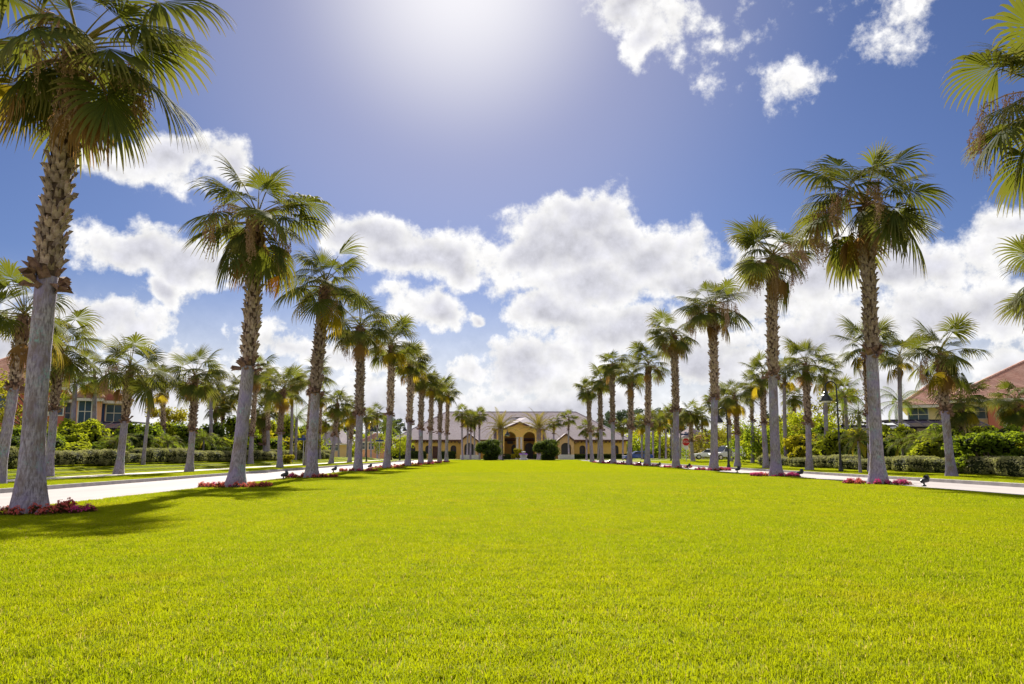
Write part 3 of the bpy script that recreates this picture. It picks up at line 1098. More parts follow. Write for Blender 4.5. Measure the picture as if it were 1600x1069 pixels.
# --- palms on the verges beyond the roads
VERGE = [
    ('fan palm leaning in at the left edge behind the big trunk, beyond the road', (-4, 757), (38, 500), .17, .55, .95, 28, {}),
    ('fan palm whose crown shows just right of the leftmost big trunk', (80, 745), (92, 545), .16, .5, .88, 26, dict(yellow=5)),
    ('short fan palm on the left verge in front of the peach house corner', (185, 742), (203, 582), .165, .50, .95, 26, dict(stalks=1, top=80)),
    ('fourth-left verge fan palm, just left of the orange-frond palm', (295, 738), (304, 592), .165, .42, .88, 26, dict(stalks=1)),
    ('fan palm just right of the orange-frond palm, with tan dead fronds', (391, 728.5), (401, 585), .17, .3, .80, 24, dict(dead=6)),
    ('yellow-skirted verge fan palm in the gap right of the orange-frond palm', (437, 731), (443, 610), .165, .42, .88, 26, dict(yellow=5)),
    ('fan palm directly behind the third palm of the left lawn row', (478, 728), (489, 592), .17, .4, .88, 24, {}),
    ('fan palm on the left verge right of the third lawn-row palm', (517, 725), (527, 632), .18, .45, .86, 22, dict(lo=True, yellow=4)),
    ('fan palm on the left verge left of the fourth lawn-row palm', (546, 723), (553, 645), .18, .45, .82, 22, dict(lo=True, yellow=5)),
    ('fan palm at the right edge of the picture showing only its lowest fronds', (1690, 757), (1650, 452), .17, .5, 1.0, 28, dict(yellow=3)),
    ('fan palm on the right verge in front of the yellow house', (1487, 745), (1469, 560), .17, .52, .86, 28, dict(stalks=2)),
    ('fan palm on the right verge left of the near lamp post', (1265, 735), (1259, 572), .17, .42, .80, 26, {}),
    ('fan palm on the right verge left of the second lawn-row trunk', (1198, 732), (1192, 592), .17, .48, .78, 24, {}),
    ('fan palm on the right verge between the far lamp post and second lawn-row trunk', (1152, 730), (1148, 622), .17, .45, .86, 24, dict(yellow=4)),
    ('fan palm just behind the far right lamp post', (1142, 724), (1137, 628), .18, .6, .86, 22, dict(lo=True)),
    ('fan palm behind the stop sign', (1083, 722.5), (1079, 648), .18, .4, .92, 22, dict(lo=True, dead=3)),
    ('fan palm whose crown shows on both sides of the tall right palm trunk', (1363, 738), (1353, 548), .16, .45, .88, 26, dict(yellow=3)),
]
for i, (lab, b, hb, r0, bf, sz, n, kw) in enumerate(VERGE):
    g = ground_pt(b[0], b[1], .0)
    if i == 1:
        g = Vector((at(78, 700, 33).x, 33, 0))
    z = gz(g.x, g.y)
    kw = dict(dict(dead=1, yellow=rnd.choice((1, 2))), **kw)
    fan_palm(lab, 'fan palms on the road verges', (g.x, g.y, z), hb, r0, 3000 + i * 17, bf, sz, n, **kw)

# sabal-like and slender palms set back among the shrubs (base taken at a chosen distance)
BACK = [
    ('slender fan palm with orange old fronds behind the left hedge', 225, 46, (236, 615), .10, .95, .55, 20, dict(yellow=6, dead=3), None),
    ('round-headed cabbage palm with woven boots before the yellow house', 1503, 46, (1502, 632), .17, .25, .80, 34, dict(dead=0, yellow=1, low_end=-60, single_pow=.7), None),
    ('round-headed cabbage palm at the right edge before the house', 1590, 50, (1588, 632), .18, .25, .86, 34, dict(dead=0, yellow=1, low_end=-60), None),
    ('small palm on the left skyline behind the shrubs', 338, 74, (338, 640), .14, .6, .72, 16, dict(lo=True, dead=0), None),
    ('taller palm of the pair on the left skyline behind the shrubs', 349, 76, (349, 622), .17, .6, .95, 22, dict(lo=True, dead=0), None),
    ('dark cabbage palm standing over the shrubs right of the orange-frond palm', 415, 72, (415, 648), .22, .3, .9, 24, dict(lo=True, dead=0), None),
]
for i, (lab, px, Y, hb, r0, bf, sz, n, kw, _) in enumerate(BACK):
    X = at(px, 700, Y).x
    kw = dict(kw)
    kw.pop('single_pow', None)
    fan_palm(lab, None, (X, Y, gz(X, Y)), hb, r0, 4000 + i * 19, bf, sz, n, flare=1.25, **kw)
MORE = [(258, 58, 600), (330, 66, 606), (372, 74, 612), (420, 70, 606), (455, 74, 600), (500, 88, 622), (1175, 70, 606), (1228, 62, 590), (1290, 60, 588), (1408, 52, 560), (1320, 74, 618), (1120, 84, 634), (1240, 80, 622), (148, 52, 590)]
for i, (px, Y, hy) in enumerate(MORE):
    X = at(px, 700, Y).x
    fan_palm(place_label('set-back fan palm', X, Y, LANDMARK_L if px < 800 else LANDMARK_R), 'fan palms set back among the shrubs', (X, Y, gz(X, Y)), (px + rnd.uniform(-4, 4), hy), .15, 6000 + i * 13, rnd.choice((.4, .55, .9)), rnd.uniform(.72, .9), 20, lo=Y > 64, dead=rnd.choice((0, 1)), yellow=rnd.choice((1, 3, 4)), flare=1.3)
FORE = [(723, 124, 648), (730, 132, 655), (735, 126, 657), (741.5, 134, 655), (749.5, 128, 652), (866, 128, 662), (889, 132, 655), (916, 126, 672), (934, 130, 676), (973, 128, 668), (530, 118, 660), (543, 112, 655), (572, 120, 652), (580, 128, 655), (590, 124, 648), (508, 108, 660), (1003, 120, 664), (1020, 126, 655), (1030, 116, 662), (1040, 124, 650), (1049, 132, 648), (1062, 120, 655), (1098, 118, 652)]
for i, (px, Y, hy) in enumerate(FORE):
    X = at(px, 700, Y).x
    grp = 'far palms left' if px < 700 else 'slim palms left of the portico' if px < 800 else 'slim palms right of the portico' if px < 990 else 'far palms right'
    lab = place_label('small far palm', X, Y, LANDMARK_L + [(604, 'the fifth left-row palm'), (776, 'the clubhouse portico'), (848, 'the clubhouse portico'), (983, 'the sixth right-row palm'), (1011, 'the fifth right-row palm'), (1072, 'the stop sign')] + LANDMARK_R[:2])
    fan_palm(lab, grp, (X, Y, -.02), (px + rnd.uniform(-1, 1), hy), .15, 5000 + i * 11, .7, .86 if px < 990 else .95, 18, lo=True, dead=0, yellow=4 if px > 990 or px < 700 else 1, flare=1.2, dz=.03)


# ------------------------------------------------------------------ feather palms
def feather_frond(seed, el, L=2.4, nl=34, ll=.55, bend=70, droop=.5, vee=.35, arch_pow=1.4):
    r = random.Random(seed)
    mb = MB()
    a0 = R(el)
    p = Vector((0, 0, 0))
    pts, dirs = [p.copy()], [Vector((math.cos(a0), 0, math.sin(a0)))]
    ns = 14
    for i in range(ns):
        t = (i + 1) / ns
        a = a0 - R(bend) * t ** arch_pow
        d = Vector((math.cos(a), 0, math.sin(a)))
        p = p + d * (L / ns)
        pts.append(p.copy()); dirs.append(d)
    mb.tube(pts, [.026 * (1 - .85 * i / ns) + .003 for i in range(ns + 1)], 4, 1)
    for i in range(nl):
        t = .14 + .86 * i / (nl - 1)
        j = min(ns - 1, int(t * ns))
        q = pts[j].lerp(pts[j + 1], t * ns - j)
        d = dirs[j + 1]
        N = Vector((-d.z, 0, d.x))
        for s in (-1, 1):
            l = ll * (.45 + .55 * math.sin(math.pi * min(1, t * .93 + .12))) * r.uniform(.85, 1.1)
            e = nrm(d * (.55 + .5 * t) + Vector((0, s, 0)) + N * (vee + r.uniform(-.35, .35)))
            w = .0105 if ll > .5 else (.011 if ll > .3 else .0075)
            prev = None
            x = q.copy()
            for k, tt in enumerate((0, .5, 1.0)):
                if k:
                    e = nrm(e + Vector((0, 0, -1)) * droop)
                    x = x + e * (l * .5)
                lat = nrm(N.cross(e)) * (w if k < 2 else .002)
                cur = [mb.vert(x - lat, tt), mb.vert(x + lat, tt)]
                if prev:
                    mb.face((prev[0], prev[1], cur[1], cur[0]))
                prev = cur
    return mb


FEA = [80, 58, 36, 14, -12]
QUEEN = {e: [feather_frond(600 + i * 3 + k, e, 2.7, 36, .62, 72 + 10 * k, .75, .1).mesh('feather_frond', ['feather_leaf', 'petiole'], True) for k in range(2)] for i, e in enumerate(FEA)}
DATE = {e: [feather_frond(640 + i * 3 + k, e, 2.7, 40, .42, 42 + 12 * k, .12, .5).mesh('feather_frond', ['date_leaf', 'petiole'], True) for k in range(2)] for i, e in enumerate(FEA)}
PYGMY = {e: [feather_frond(680 + i * 3 + k, e, 1.3, 34, .30, 95 + 12 * k, .3, .2).mesh('feather_frond', ['feather_leaf', 'petiole'], True) for k in range(2)] for i, e in enumerate(FEA)}
PYGMY_Y = [feather_frond(700 + k, -30, 1.1, 26, .24, 60, .4, .1).mesh('feather_frond', ['feather_leaf_yellow', 'petiole'], True) for k in range(2)]


def feather_palm(name, label, group, X, Y, hub_py, r0, fam, seed, n, size, hub_px=None, low=-14, yellow=0, boots_=False):
    z = gz(X, Y) if Y < 118 else -.02
    root = thing(name, label, 'palm tree', (X, Y, z), 0, group)
    r = random.Random(seed)
    hub = at(hub_px if hub_px else 800 + X / Y * FPX, hub_py, Y)
    me, path = trunk_mesh(seed, max(.25, hub.z - z), (hub.x - X) if hub_px else 0, r0, r0 * .9, 0, 1.25, .3, 12)
    link('trunk', me, root)
    if boots_:
        boots(root, path, path[-1].z, path[-1].z * .15, r0 * .95, seed, False, .035, 1.5)
    az0 = r.uniform(0, 6.28)
    for i in range(n):
        t = (i + .5) / n
        e = 86 + (low - 86) * t ** .85 + r.uniform(-7, 7)
        key = min(FEA, key=lambda q: abs(q - e))
        me = r.choice(fam[key])
        if i >= n - yellow:
            me = r.choice(PYGMY_Y)
        s = size * r.uniform(.85, 1.1)
        link('frond', me, root, path[-1] + Vector((0, 0, .05)), (r.uniform(-.2, .2), R(key - e) * .6, az0 + i * R(137.5) + r.uniform(-.2, .2)), (s,) * 3)
    return root


X = at(112, 700, 50).x
feather_palm('queen_palm', 'dark feathery palm before the peach house, between two verge palms', None, X, 50, 600, .15, QUEEN, 71, 18, .85, 118)
for i, (px, Y, hy, lab) in enumerate([
    (1410, 58, 630, 'arching feathery palm left of the yellow house roof'),
    (1325, 62, 622, 'wispy feathery palm beyond the near right lamp post'),
    (1345, 60, 648, 'short feathery palm behind the screened porch, right of the lamp post'),
    (462, 78, 655, 'wispy feathery palm beyond the left shrubs near the third lawn-row palm'),
    (605, 112, 668, 'feathery palm beyond the left road, right of the fourth lawn-row trunk')]):
    feather_palm('queen_palm', lab, 'feathery palms behind the verges', at(px, 700, Y).x, Y, hy, .14, QUEEN, 730 + i * 7, 15, .82 if i < 4 else .95)
for i, (px, lab) in enumerate([(782, 'bushy date palm left of the clubhouse portico'), (842, 'bushy date palm right of the clubhouse portico')]):
    feather_palm('date_palm', lab, 'date palms flanking the portico', at(px, 700, 122).x, 122, 670, .32, DATE, 800 + i, 30, 1.35, boots_=True, low=-6)
for i, (px, Y, hy, lab) in enumerate([
    (1342, 40, 690, 'pygmy palm with yellow lower fronds right of the near lamp post'),
    (1440, 45, 692, 'pygmy palm in the shrubs left of the front-yard fan palm'),
    (1465, 43, 692, 'pygmy palm just left of the verge palm before the yellow house'),
    (1410, 47.5, 696, 'low pygmy palm right of the tall right palm trunk'),
    (222, 50, 698, 'pygmy palm behind the slender palm trunk at left'),
    (262, 53.6, 694, 'pygmy palm left of the verge palm beside the orange-frond palm'),
    (318, 60, 688, 'pygmy palm right of the verge palm beside the orange-frond palm'),
    (340, 62.7, 694, 'pygmy palm just left of the orange-frond palm trunk'),
    (180, 46.5, 694, 'pygmy palm behind the short verge palm at left'),
    (1285, 59, 696, 'pygmy palm left of the near right lamp post')]):
    X = at(px, 700, Y).x
    feather_palm('pygmy_palm', lab, 'pygmy palms in the shrub borders', X, Y, hy, .07, PYGMY, 850 + i * 3, 22, 1.0, yellow=5 if i == 0 else 1)


# ------------------------------------------------------------------ shrubs, hedges, trees
def leaf_card(mb, c, nrm_, size, r, m=0):
    n = nrm(nrm_ + Vector((r.uniform(-.7, .7), r.uniform(-.7, .7), r.uniform(-.5, .7))))
    u = nrm(n.cross(Vector((r.uniform(-1, 1), r.uniform(-1, 1), r.uniform(-1, 1)))))
    v = n.cross(u)
    l, w = size * r.uniform(.7, 1.25), size * r.uniform(.28, .45)
    a = mb.vert(c - u * l * .5); b = mb.vert(c + v * w + n * w * .3); d = mb.vert(c - v * w + n * w * .3); e = mb.vert(c + u * l * .5 - n * l * .18)
    mb.face((a, b, e), m); mb.face((a, e, d), m)


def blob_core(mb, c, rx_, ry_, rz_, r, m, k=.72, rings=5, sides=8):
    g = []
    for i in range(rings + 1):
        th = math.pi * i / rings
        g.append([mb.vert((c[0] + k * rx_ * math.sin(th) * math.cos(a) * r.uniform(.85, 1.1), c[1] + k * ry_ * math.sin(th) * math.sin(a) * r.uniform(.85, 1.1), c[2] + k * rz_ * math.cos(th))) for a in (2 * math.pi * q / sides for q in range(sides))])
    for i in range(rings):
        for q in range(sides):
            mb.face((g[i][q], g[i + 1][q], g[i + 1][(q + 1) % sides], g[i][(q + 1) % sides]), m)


def shrub_mesh(seed, mat, n=2600, lumps=16, leafs=.13):
    """about 2 m wide, 2 m tall, base at z=0"""
    r = random.Random(seed)
    mb = MB()
    cs = []
    for i in range(lumps):
        a, q = r.uniform(0, 6.28), math.sqrt(r.uniform(0, 1))
        z = r.uniform(.35, 1.55)
        lim = .72 * math.sqrt(max(.05, 1 - ((z - .75) / 1.05) ** 2))
        cs.append((Vector((math.cos(a) * q * lim, math.sin(a) * q * lim, z)), r.uniform(.26, .46)))
    for c, rad in cs:
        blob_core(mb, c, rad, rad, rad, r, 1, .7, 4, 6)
        for _ in range(n // lumps):
            v = nrm(Vector((r.gauss(0, 1), r.gauss(0, 1), r.gauss(0, 1))))
            leaf_card(mb, c + v * rad * r.uniform(.72, 1.12), v, leafs, r, 0)
    for _ in range(5):
        a = r.uniform(0, 6.28)
        mb.tube([(0, 0, -.05), (math.cos(a) * .2, math.sin(a) * .2, .35), (math.cos(a) * .4, math.sin(a) * .4, .9)], [.035, .028, .015], 5, 2)
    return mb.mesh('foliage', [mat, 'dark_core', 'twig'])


SHRUB = {k: [shrub_mesh(900 + 10 * i + j, k) for j in range(2)] for i, k in enumerate(('shrub_leaf', 'shrub_leaf_bright', 'shrub_leaf_dark', 'shrub_leaf_yellow'))}


def hedge_mesh(seed, mat, sx, sy, sz, n=3400, leafs=.075, e=.55):
    """clipped hedge section, superellipse body covered in leaves"""
    r = random.Random(seed)
    mb = MB()
    ph = [r.uniform(0, 6.28) for _ in range(6)]

    def P(u, v):
        cu, su, cv, sv = math.cos(u), math.sin(u), math.cos(v), math.sin(v)
        f = lambda x: math.copysign(abs(x) ** e, x)
        lump = 1 + .07 * math.sin(3 * u + ph[0]) * math.cos(2 * v + ph[1]) + .05 * math.sin(7 * u + ph[2] + 3 * v) + .04 * math.sin(13 * u + ph[3])
        return Vector((sx * f(cv) * f(cu) * lump, sy * f(cv) * f(su) * lump, sz * .5 + sz * .5 * f(sv) * (1 + .06 * math.sin(5 * u + ph[4]))))
    g = [[mb.vert(P(2 * math.pi * i / 20, -math.pi / 2 + math.pi * j / 8) * .94) for i in range(20)] for j in range(9)]
    for j in range(8):
        for i in range(20):
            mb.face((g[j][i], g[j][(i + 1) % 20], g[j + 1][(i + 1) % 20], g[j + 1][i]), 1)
    for _ in range(n):
        u, v = r.uniform(0, 2 * math.pi), math.asin(r.uniform(-.9, 1))
        p = P(u, v) * r.uniform(.95, 1.05)
        leaf_card(mb, p, nrm(Vector((p.x / sx ** 2, p.y / sy ** 2, (p.z - sz / 2) / (sz / 2) ** 2))), leafs, r, 0)
    return mb.mesh('foliage', [mat, 'dark_core'])


HEDGE = [hedge_mesh(950 + k, 'hedge_leaf', 1.0, .7, .8) for k in range(3)]
TOPIARY_LEAFY = shrub_mesh(975, 'shrub_leaf_dark', 5200, 30, .11)
HEDGE_DARK = [hedge_mesh(960 + k, 'shrub_leaf_dark', 1.0, .7, .8) for k in range(2)]

# clipped hedge along the left planting, then the right
k = 0
for y in np.arange(30, 96, 3.1):
    X = -21.5 - .55 * abs(math.sin(y * 1.7))
    o = link('hedge', rnd.choice(HEDGE), None, (X, y, gz(X, y) - .03), (0, 0, math.pi / 2 + rnd.uniform(-.08, .08)), (rnd.uniform(1.35, 1.75), rnd.uniform(.9, 1.25), rnd.uniform(.72, 1.2)))
    tag(o, place_label('clipped pale hedge on the left bank', X, y, LANDMARK_L), 'hedge', 'clipped hedge blocks on the left bank')
for y in np.arange(30, 63, 2.9):
    X = r_edge(y) + RW + 5.0 + .25 * math.sin(y * 1.3)
    o = link('hedge', rnd.choice(HEDGE), None, (X, y, gz(X, y) - .03), (0, 0, math.pi / 2 + rnd.uniform(-.12, .12)), (1.6, 1.1, rnd.uniform(.8, 1.08)))
    tag(o, place_label('low pale hedge beyond the right road', X, y, LANDMARK_R), 'hedge', 'low hedge blocks along the right verge')


def put_shrub(px, Y, top_py, w, mat, label, group=None, name='shrub', X=None):
    X = at(px, 700, Y).x if X is None else X
    z = gz(X, Y) if Y < 118 else -.02
    top = at(px, top_py, Y).z
    root = thing(name, label, 'shrub', (X, Y, z - .02), rnd.uniform(0, 6.28), group)
    s = (top - z) / 1.9
    link('foliage', rnd.choice(SHRUB[mat]), root, (0, 0, 0), (0, 0, 0), (w / 2, w / 2, max(.2, s)))
    return root


TONE = {'shrub_leaf': 'mid-green', 'shrub_leaf_bright': 'light green', 'shrub_leaf_dark': 'dark green', 'shrub_leaf_yellow': 'yellow-green'}
# left bank of shrubs: two staggered ranks behind the hedge
LG, RG = 'leafy shrubs behind the left hedge', 'leafy shrubs behind the right hedge'
LLAB, RLAB = 'leafy green shrub in the thick planting behind the left hedge', 'leafy green shrub in the thick planting behind the right hedge'
for y in [30 * 1.052 ** q for q in range(24)]:
    for rank in (0, 1):
        X = -23.6 - 1.9 * rank - rnd.uniform(0, .7)
        yv = y + rnd.uniform(-.5, .5) + rank
        mat = rnd.choices(['shrub_leaf', 'shrub_leaf_bright', 'shrub_leaf_dark', 'shrub_leaf_yellow'], [5, 3, 2, .5])[0]
        px = 800 + X / yv * FPX
        hgt = (1.0 + (708 - (684 if rank == 0 else 665)) / FPX * yv - .4) * rnd.uniform(.72, 1.38)
        z = gz(X, yv)
        root = thing('shrub', place_label(TONE[mat] + ' %s-rank shrub behind left hedge' % ('front', 'back')[rank], X, yv, LANDMARK_L), 'shrub', (X, yv, z - .02), rnd.uniform(0, 6.28), LG)
        link('foliage', rnd.choice(SHRUB[mat]), root, (0, 0, 0), (0, 0, 0), (rnd.uniform(.9, 1.25) * (1 + yv / 90), rnd.uniform(.9, 1.25) * (1 + yv / 90), hgt / 1.9))
for y in [32 * 1.05 ** q for q in range(15)]:
    for rank in (0, 1):
        X = r_edge(y) + RW + 6.9 + 2.0 * rank + rnd.uniform(0, .7)
        yv = y + rnd.uniform(-.5, .5) + rank
        px = 800 + X / yv * FPX
        if 1370 < px < 1450 and rnd.random() < .5:
            continue
        mat = rnd.choices(['shrub_leaf', 'shrub_leaf_bright', 'shrub_leaf_dark', 'shrub_leaf_yellow'], [4, 3, 2, 1])[0]
        hgt = (1.0 + (708 - ((692 if rank == 0 else 682) if px > 1330 else (688, 672)[rank])) / FPX * yv - .15) * rnd.uniform(.85, 1.6)
        root = thing('shrub', place_label(TONE[mat] + ' %s-rank shrub behind right hedge' % ('front', 'back')[rank], X, yv, LANDMARK_R), 'shrub', (X, yv, gz(X, yv) - .02), rnd.uniform(0, 6.28), RG)
        link('foliage', rnd.choice(SHRUB[mat]), root, (0, 0, 0), (0, 0, 0), (rnd.uniform(.85, 1.2) * (1 + yv / 90), rnd.uniform(.85, 1.2) * (1 + yv / 90), hgt / 1.9))
put_shrub(1545, 36.5, 668, 3.4, 'shrub_leaf', 'biggest glossy green shrub left of the right edge, before the house', 'large glossy shrubs at right')
put_shrub(1600, 37.5, 662, 3.4, 'shrub_leaf', 'big glossy green shrub cut by the right edge of the picture', 'large glossy shrubs at right')
put_shrub(1248, 57, 696, 1.5, 'shrub_leaf_yellow', 'small yellow-topped round shrub left of the right verge palm near the lamp')
put_shrub(810, 128, 700, 2.4, 'shrub_leaf_yellow', 'yellow-orange shrub before the portico entrance')
put_shrub(451, 70, 706, 1.1, 'shrub_leaf_yellow', 'low yellow shrub among grey hedges near the third lawn-row palm')
# topiary pair by the end of the lawn
for px, lab in ((766, 'round dark clipped topiary left of the fountain planter'), (856, 'round dark clipped topiary right of the fountain planter')):
    Yt = 110
    X = at(px, 700, Yt).x
    root = thing('topiary', lab, 'shrub', (X, Yt, 0), 0, 'topiaries at the far end of the lawn')
    link('foliage', TOPIARY_LEAFY, root, (0, 0, .55), (0, 0, 0), (2.1, 2.1, 1.25))
    link('skirt', HEDGE_DARK[1], root, (0, 0, 0), (0, 0, 0), (.95, 1.3, .95))
    mb = MB(); mb.tube([(0, 0, 0), (0, 0, 1.2)], .1, 6); mb.build('stem', 'twig', root)


def tree(name, label, group, px, Y, top_py, wid, mat, seed, n=2600, leafs=.32, bare=.3, X=None):
    r = random.Random(seed)
    X = at(px, 700, Y).x
    z = -.1 if Y > 118 else gz(X, Y)
    H = at(px, top_py, Y).z - z
    root = thing(name, label, 'tree', (X, Y, z), r.uniform(0, 6.28), group)
    tr = MB()
    tr.tube([(0, 0, -.1), (.05, 0, H * .25), (-.05, .05, H * .5), (0, 0, H * .85)], [.03 * H, .022 * H, .015 * H, .004 * H], 8)
    cr = MB()
    for i in range(18):
        a = r.uniform(0, 6.28)
        t = r.uniform(bare, .95)
        q = math.sqrt(r.random()) * wid * .5 * (1.15 - .75 * abs(t - (bare + .25)))
        c = Vector((math.cos(a) * q, math.sin(a) * q, H * t))
        tr.tube([(0, 0, H * t * .7), c * .6 + Vector((0, 0, H * t * .33)), c], [.010 * H, .006 * H, .002 * H], 5)
        rad = wid * r.uniform(.11, .2)
        for _ in range(n // 18):
            v = nrm(Vector((r.gauss(0, 1), r.gauss(0, 1), r.gauss(0, .8))))
            leaf_card(cr, c + v * rad * r.uniform(.35, 1.15), v, leafs, r)
    tr.build('trunk', 'twig', root)
    cr.build('crown', mat, root)


for i, (px, Y, top, w, mat, lab) in enumerate([
    (1115, 114, 672, 6, 'oak_leaf', 'yellow-leaved tree behind the far right lamp post'),
    (1165, 110, 655, 7, 'oak_leaf', 'yellow-green tree behind the verge palms right of the lamp post'),
    (1235, 74, 640, 6, 'oak_leaf', 'yellow-green tree left of the right verge palm'),
    (1290, 72, 605, 6.5, 'oak_leaf', 'thin-crowned tree behind the near right lamp post'),
    (1262, 66, 650, 5, 'shrub_leaf_bright', 'bushy tree behind the yellow-topped round shrub'),
    (1185, 70, 665, 5, 'shrub_leaf', 'dark green tree behind the right verge palms'),
    (262, 70, 640, 4, 'oak_leaf', 'small yellow-green tree right of the peach house'),
    (38, 52, 592, 4.5, 'oak_leaf', 'sparse yellow-leaved tree before the peach house'),
    (465, 88, 668, 5, 'oak_leaf', 'yellow-green tree beyond the hedge near the third lawn-row palm'),
    (612, 116, 672, 5, 'shrub_leaf_bright', 'light green tree left of the clubhouse')]):
    tree('leafy_tree', lab, None, px, Y, top, w, mat, 1100 + i, 2200, .22, .22)
for i, (px, Y, top, w) in enumerate([(470, 120, 690, 9), (486, 150, 684, 11), (508, 160, 680, 12), (530, 165, 682, 11), (552, 160, 680, 12), (575, 170, 684, 11), (598, 165, 680, 11), (990, 160, 682, 11), (1006, 165, 676, 11), (1022, 158, 684, 12), (1038, 165, 680, 12), (1056, 160, 684, 12), (1120, 135, 684, 10), (1140, 125, 680, 10), (1160, 120, 678, 9), (430, 105, 686, 8), (1185, 105, 682, 8)]):
    tree('leafy_tree', place_label('low leafy far tree', at(px, 700, Y).x, Y, LANDMARK_L + [(604, 'the fifth left-row palm'), (983, 'the sixth right-row palm'), (1011, 'the fifth right-row palm'), (1072, 'the stop sign')] + LANDMARK_R), 'low far trees', px, Y, top, w, ('shrub_leaf', 'shrub_leaf_bright', 'oak_leaf')[i % 3], 1400 + i, 1500, .42, .05)
for i, (px, Y, top) in enumerate([(936, 210, 646), (952, 220, 641), (968, 200, 640), (990, 215, 638), (1006, 205, 634), (1024, 230, 642), (600, 215, 655), (612, 205, 650), (1040, 215, 636), (575, 220, 658), (1064, 210, 640), (1210, 190, 640), (1240, 180, 645), (1090, 225, 642), (545, 210, 655), (515, 190, 662), (490, 180, 660)]):
    tree('pine_tree', place_label('grey-green far skyline pine', at(px, 700, Y).x, Y, LANDMARK_L + [(640, 'the left end of the clubhouse'), (960, 'the right end of the clubhouse')] + LANDMARK_R), 'far pines %s' % ('left' if px < 800 else 'right'), px, Y, top, 5.5, 'pine_leaf', 1200 + i, 1100, .5, .5)


# ------------------------------------------------------------------ flower beds
def begonia(seed, flower, n=46):
    r = random.Random(seed)
    mb = MB()
    for i in range(n):
        v = nrm(Vector((r.gauss(0, 1), r.gauss(0, 1), abs(r.gauss(0, 1)))))
        leaf_card(mb, Vector((v.x * .11, v.y * .11, .02 + v.z * .13)) * r.uniform(.7, 1.05), v, .062, r, 0)
    for i in range(int(n * 1.3)):
        v = nrm(Vector((r.gauss(0, 1), r.gauss(0, 1), abs(r.gauss(0, 1)) + .3)))
        leaf_card(mb, Vector((v.x * .125, v.y * .125, .03 + v.z * .15)) * r.uniform(.8, 1.12), v, .046, r, 1)
    return mb.mesh('plant', ['begonia_leaf', flower])


BEG = {f: [begonia(1300 + i * 3 + k, f) for k in range(3)] for i, f in enumerate(('flower_red', 'flower_pink', 'flower_white'))}
for side, i, X, Y in PALM_BASES:
    if i == 0 and side == 'right' or i > 8:
        continue
    red = 'flower_red' if side == 'left' else 'flower_pink'
    name = ORD[i + 1] if side == 'left' else ORD[i]
    lab = ('%s flower bed ringing the %s palm of the %s lawn row' % ('red' if side == 'left' else 'magenta', 'nearest' if name == 'first' else name, side))
    root = thing('flower_bed', lab, 'flower bed', (X, Y, 0), 0, 'flower beds under the lawn-row palms')
    mb = MB()
    c = mb.vert((0, 0, .03))
    rr = [mb.vert((1.15 * math.cos(a) * rnd.uniform(.93, 1.05), .75 * math.sin(a) * rnd.uniform(.93, 1.05), .004)) for a in (2 * math.pi * q / 24 for q in range(24))]
    for q in range(24):
        mb.face((c, rr[q], rr[(q + 1) % 24]))
    mb.build('mulch', 'mulch', root)
    n = 34 if i < 4 else 22
    for k in range(n):
        a = k * R(137.5) + rnd.uniform(-.15, .15)
        q = .45 + .5 * math.sqrt((k + .5) / n)
        x, y = 1.1 * q * math.cos(a), .72 * q * math.sin(a)
        if math.hypot(x, y) < .36:
            continue
        f = red
        if side == 'right' and rnd.random() < .25: f = 'flower_red'
        if side == 'left' and rnd.random() < .12: f = 'flower_pink'
        if i == 0 and k in (7, 12): f = 'flower_white'
        s = rnd.uniform(.5, 1.1)
        link('plant', rnd.choice(BEG[f]), root, (x, y, .01), (0, 0, rnd.uniform(0, 6.28)), (s, s, s * rnd.uniform(.8, 1.1)))


# ------------------------------------------------------------------ garden spotlights, lamps, signs
def spotlight(px, py, label):
    g = ground_pt(px, py)
    root = thing('garden_spotlight', label, 'spotlight', (g.x, g.y, 0), rnd.uniform(-.4, .4), 'garden spotlights at the lawn edges', .8)
    mb = MB(); mb.lathe((0, 0, 0), [(.09, 0), (.085, .04), (.035, .07), (.03, .14), (.04, .15)], 10); mb.build('stake', 'black_metal', root)
    mb = MB()
    mb.tube([(-.13, 0, .17), (-.08, 0, .19), (.10, 0, .235), (.17, 0, .25)], [.05, .075, .10, .105], 10)
    mb.tube([(.10, 0, .30), (.2, 0, .335)], [.115, .10], 10)
    h = mb.build('lamp_head', 'black_metal', root)
    mb = MB(); mb.tube([(.168, 0, .25), (.174, 0, .252)], .085, 10); mb.build('lens', 'dark_glass', h)


for px, py, lab in [
    (443, 749, 'black garden spotlight left of the third palm of the left row'), (521, 738.5, 'black garden spotlight left of the fourth palm of the left row'), (577, 732.5, 'small spotlight left of the fifth palm of the left row'),
    (1444, 760, 'black garden spotlight right of the tall right palm, on the lawn edge'), (1249, 745, 'black garden spotlight right of the second palm of the right row'), (1152, 738.5, 'black garden spotlight right of the third palm of the right row'),
    (1075, 732.3, 'black spotlight right of the fourth palm of the right row'), (1029, 729, 'small spotlight between the fourth and fifth right-row palms'), (999, 727, 'small spotlight between the fifth and sixth right-row palms'),
    (972, 725.4, 'small spotlight between the sixth and seventh right-row palms'), (951, 724, 'small spotlight between the seventh and eighth right-row palms')]:
    spotlight(px, py, lab)


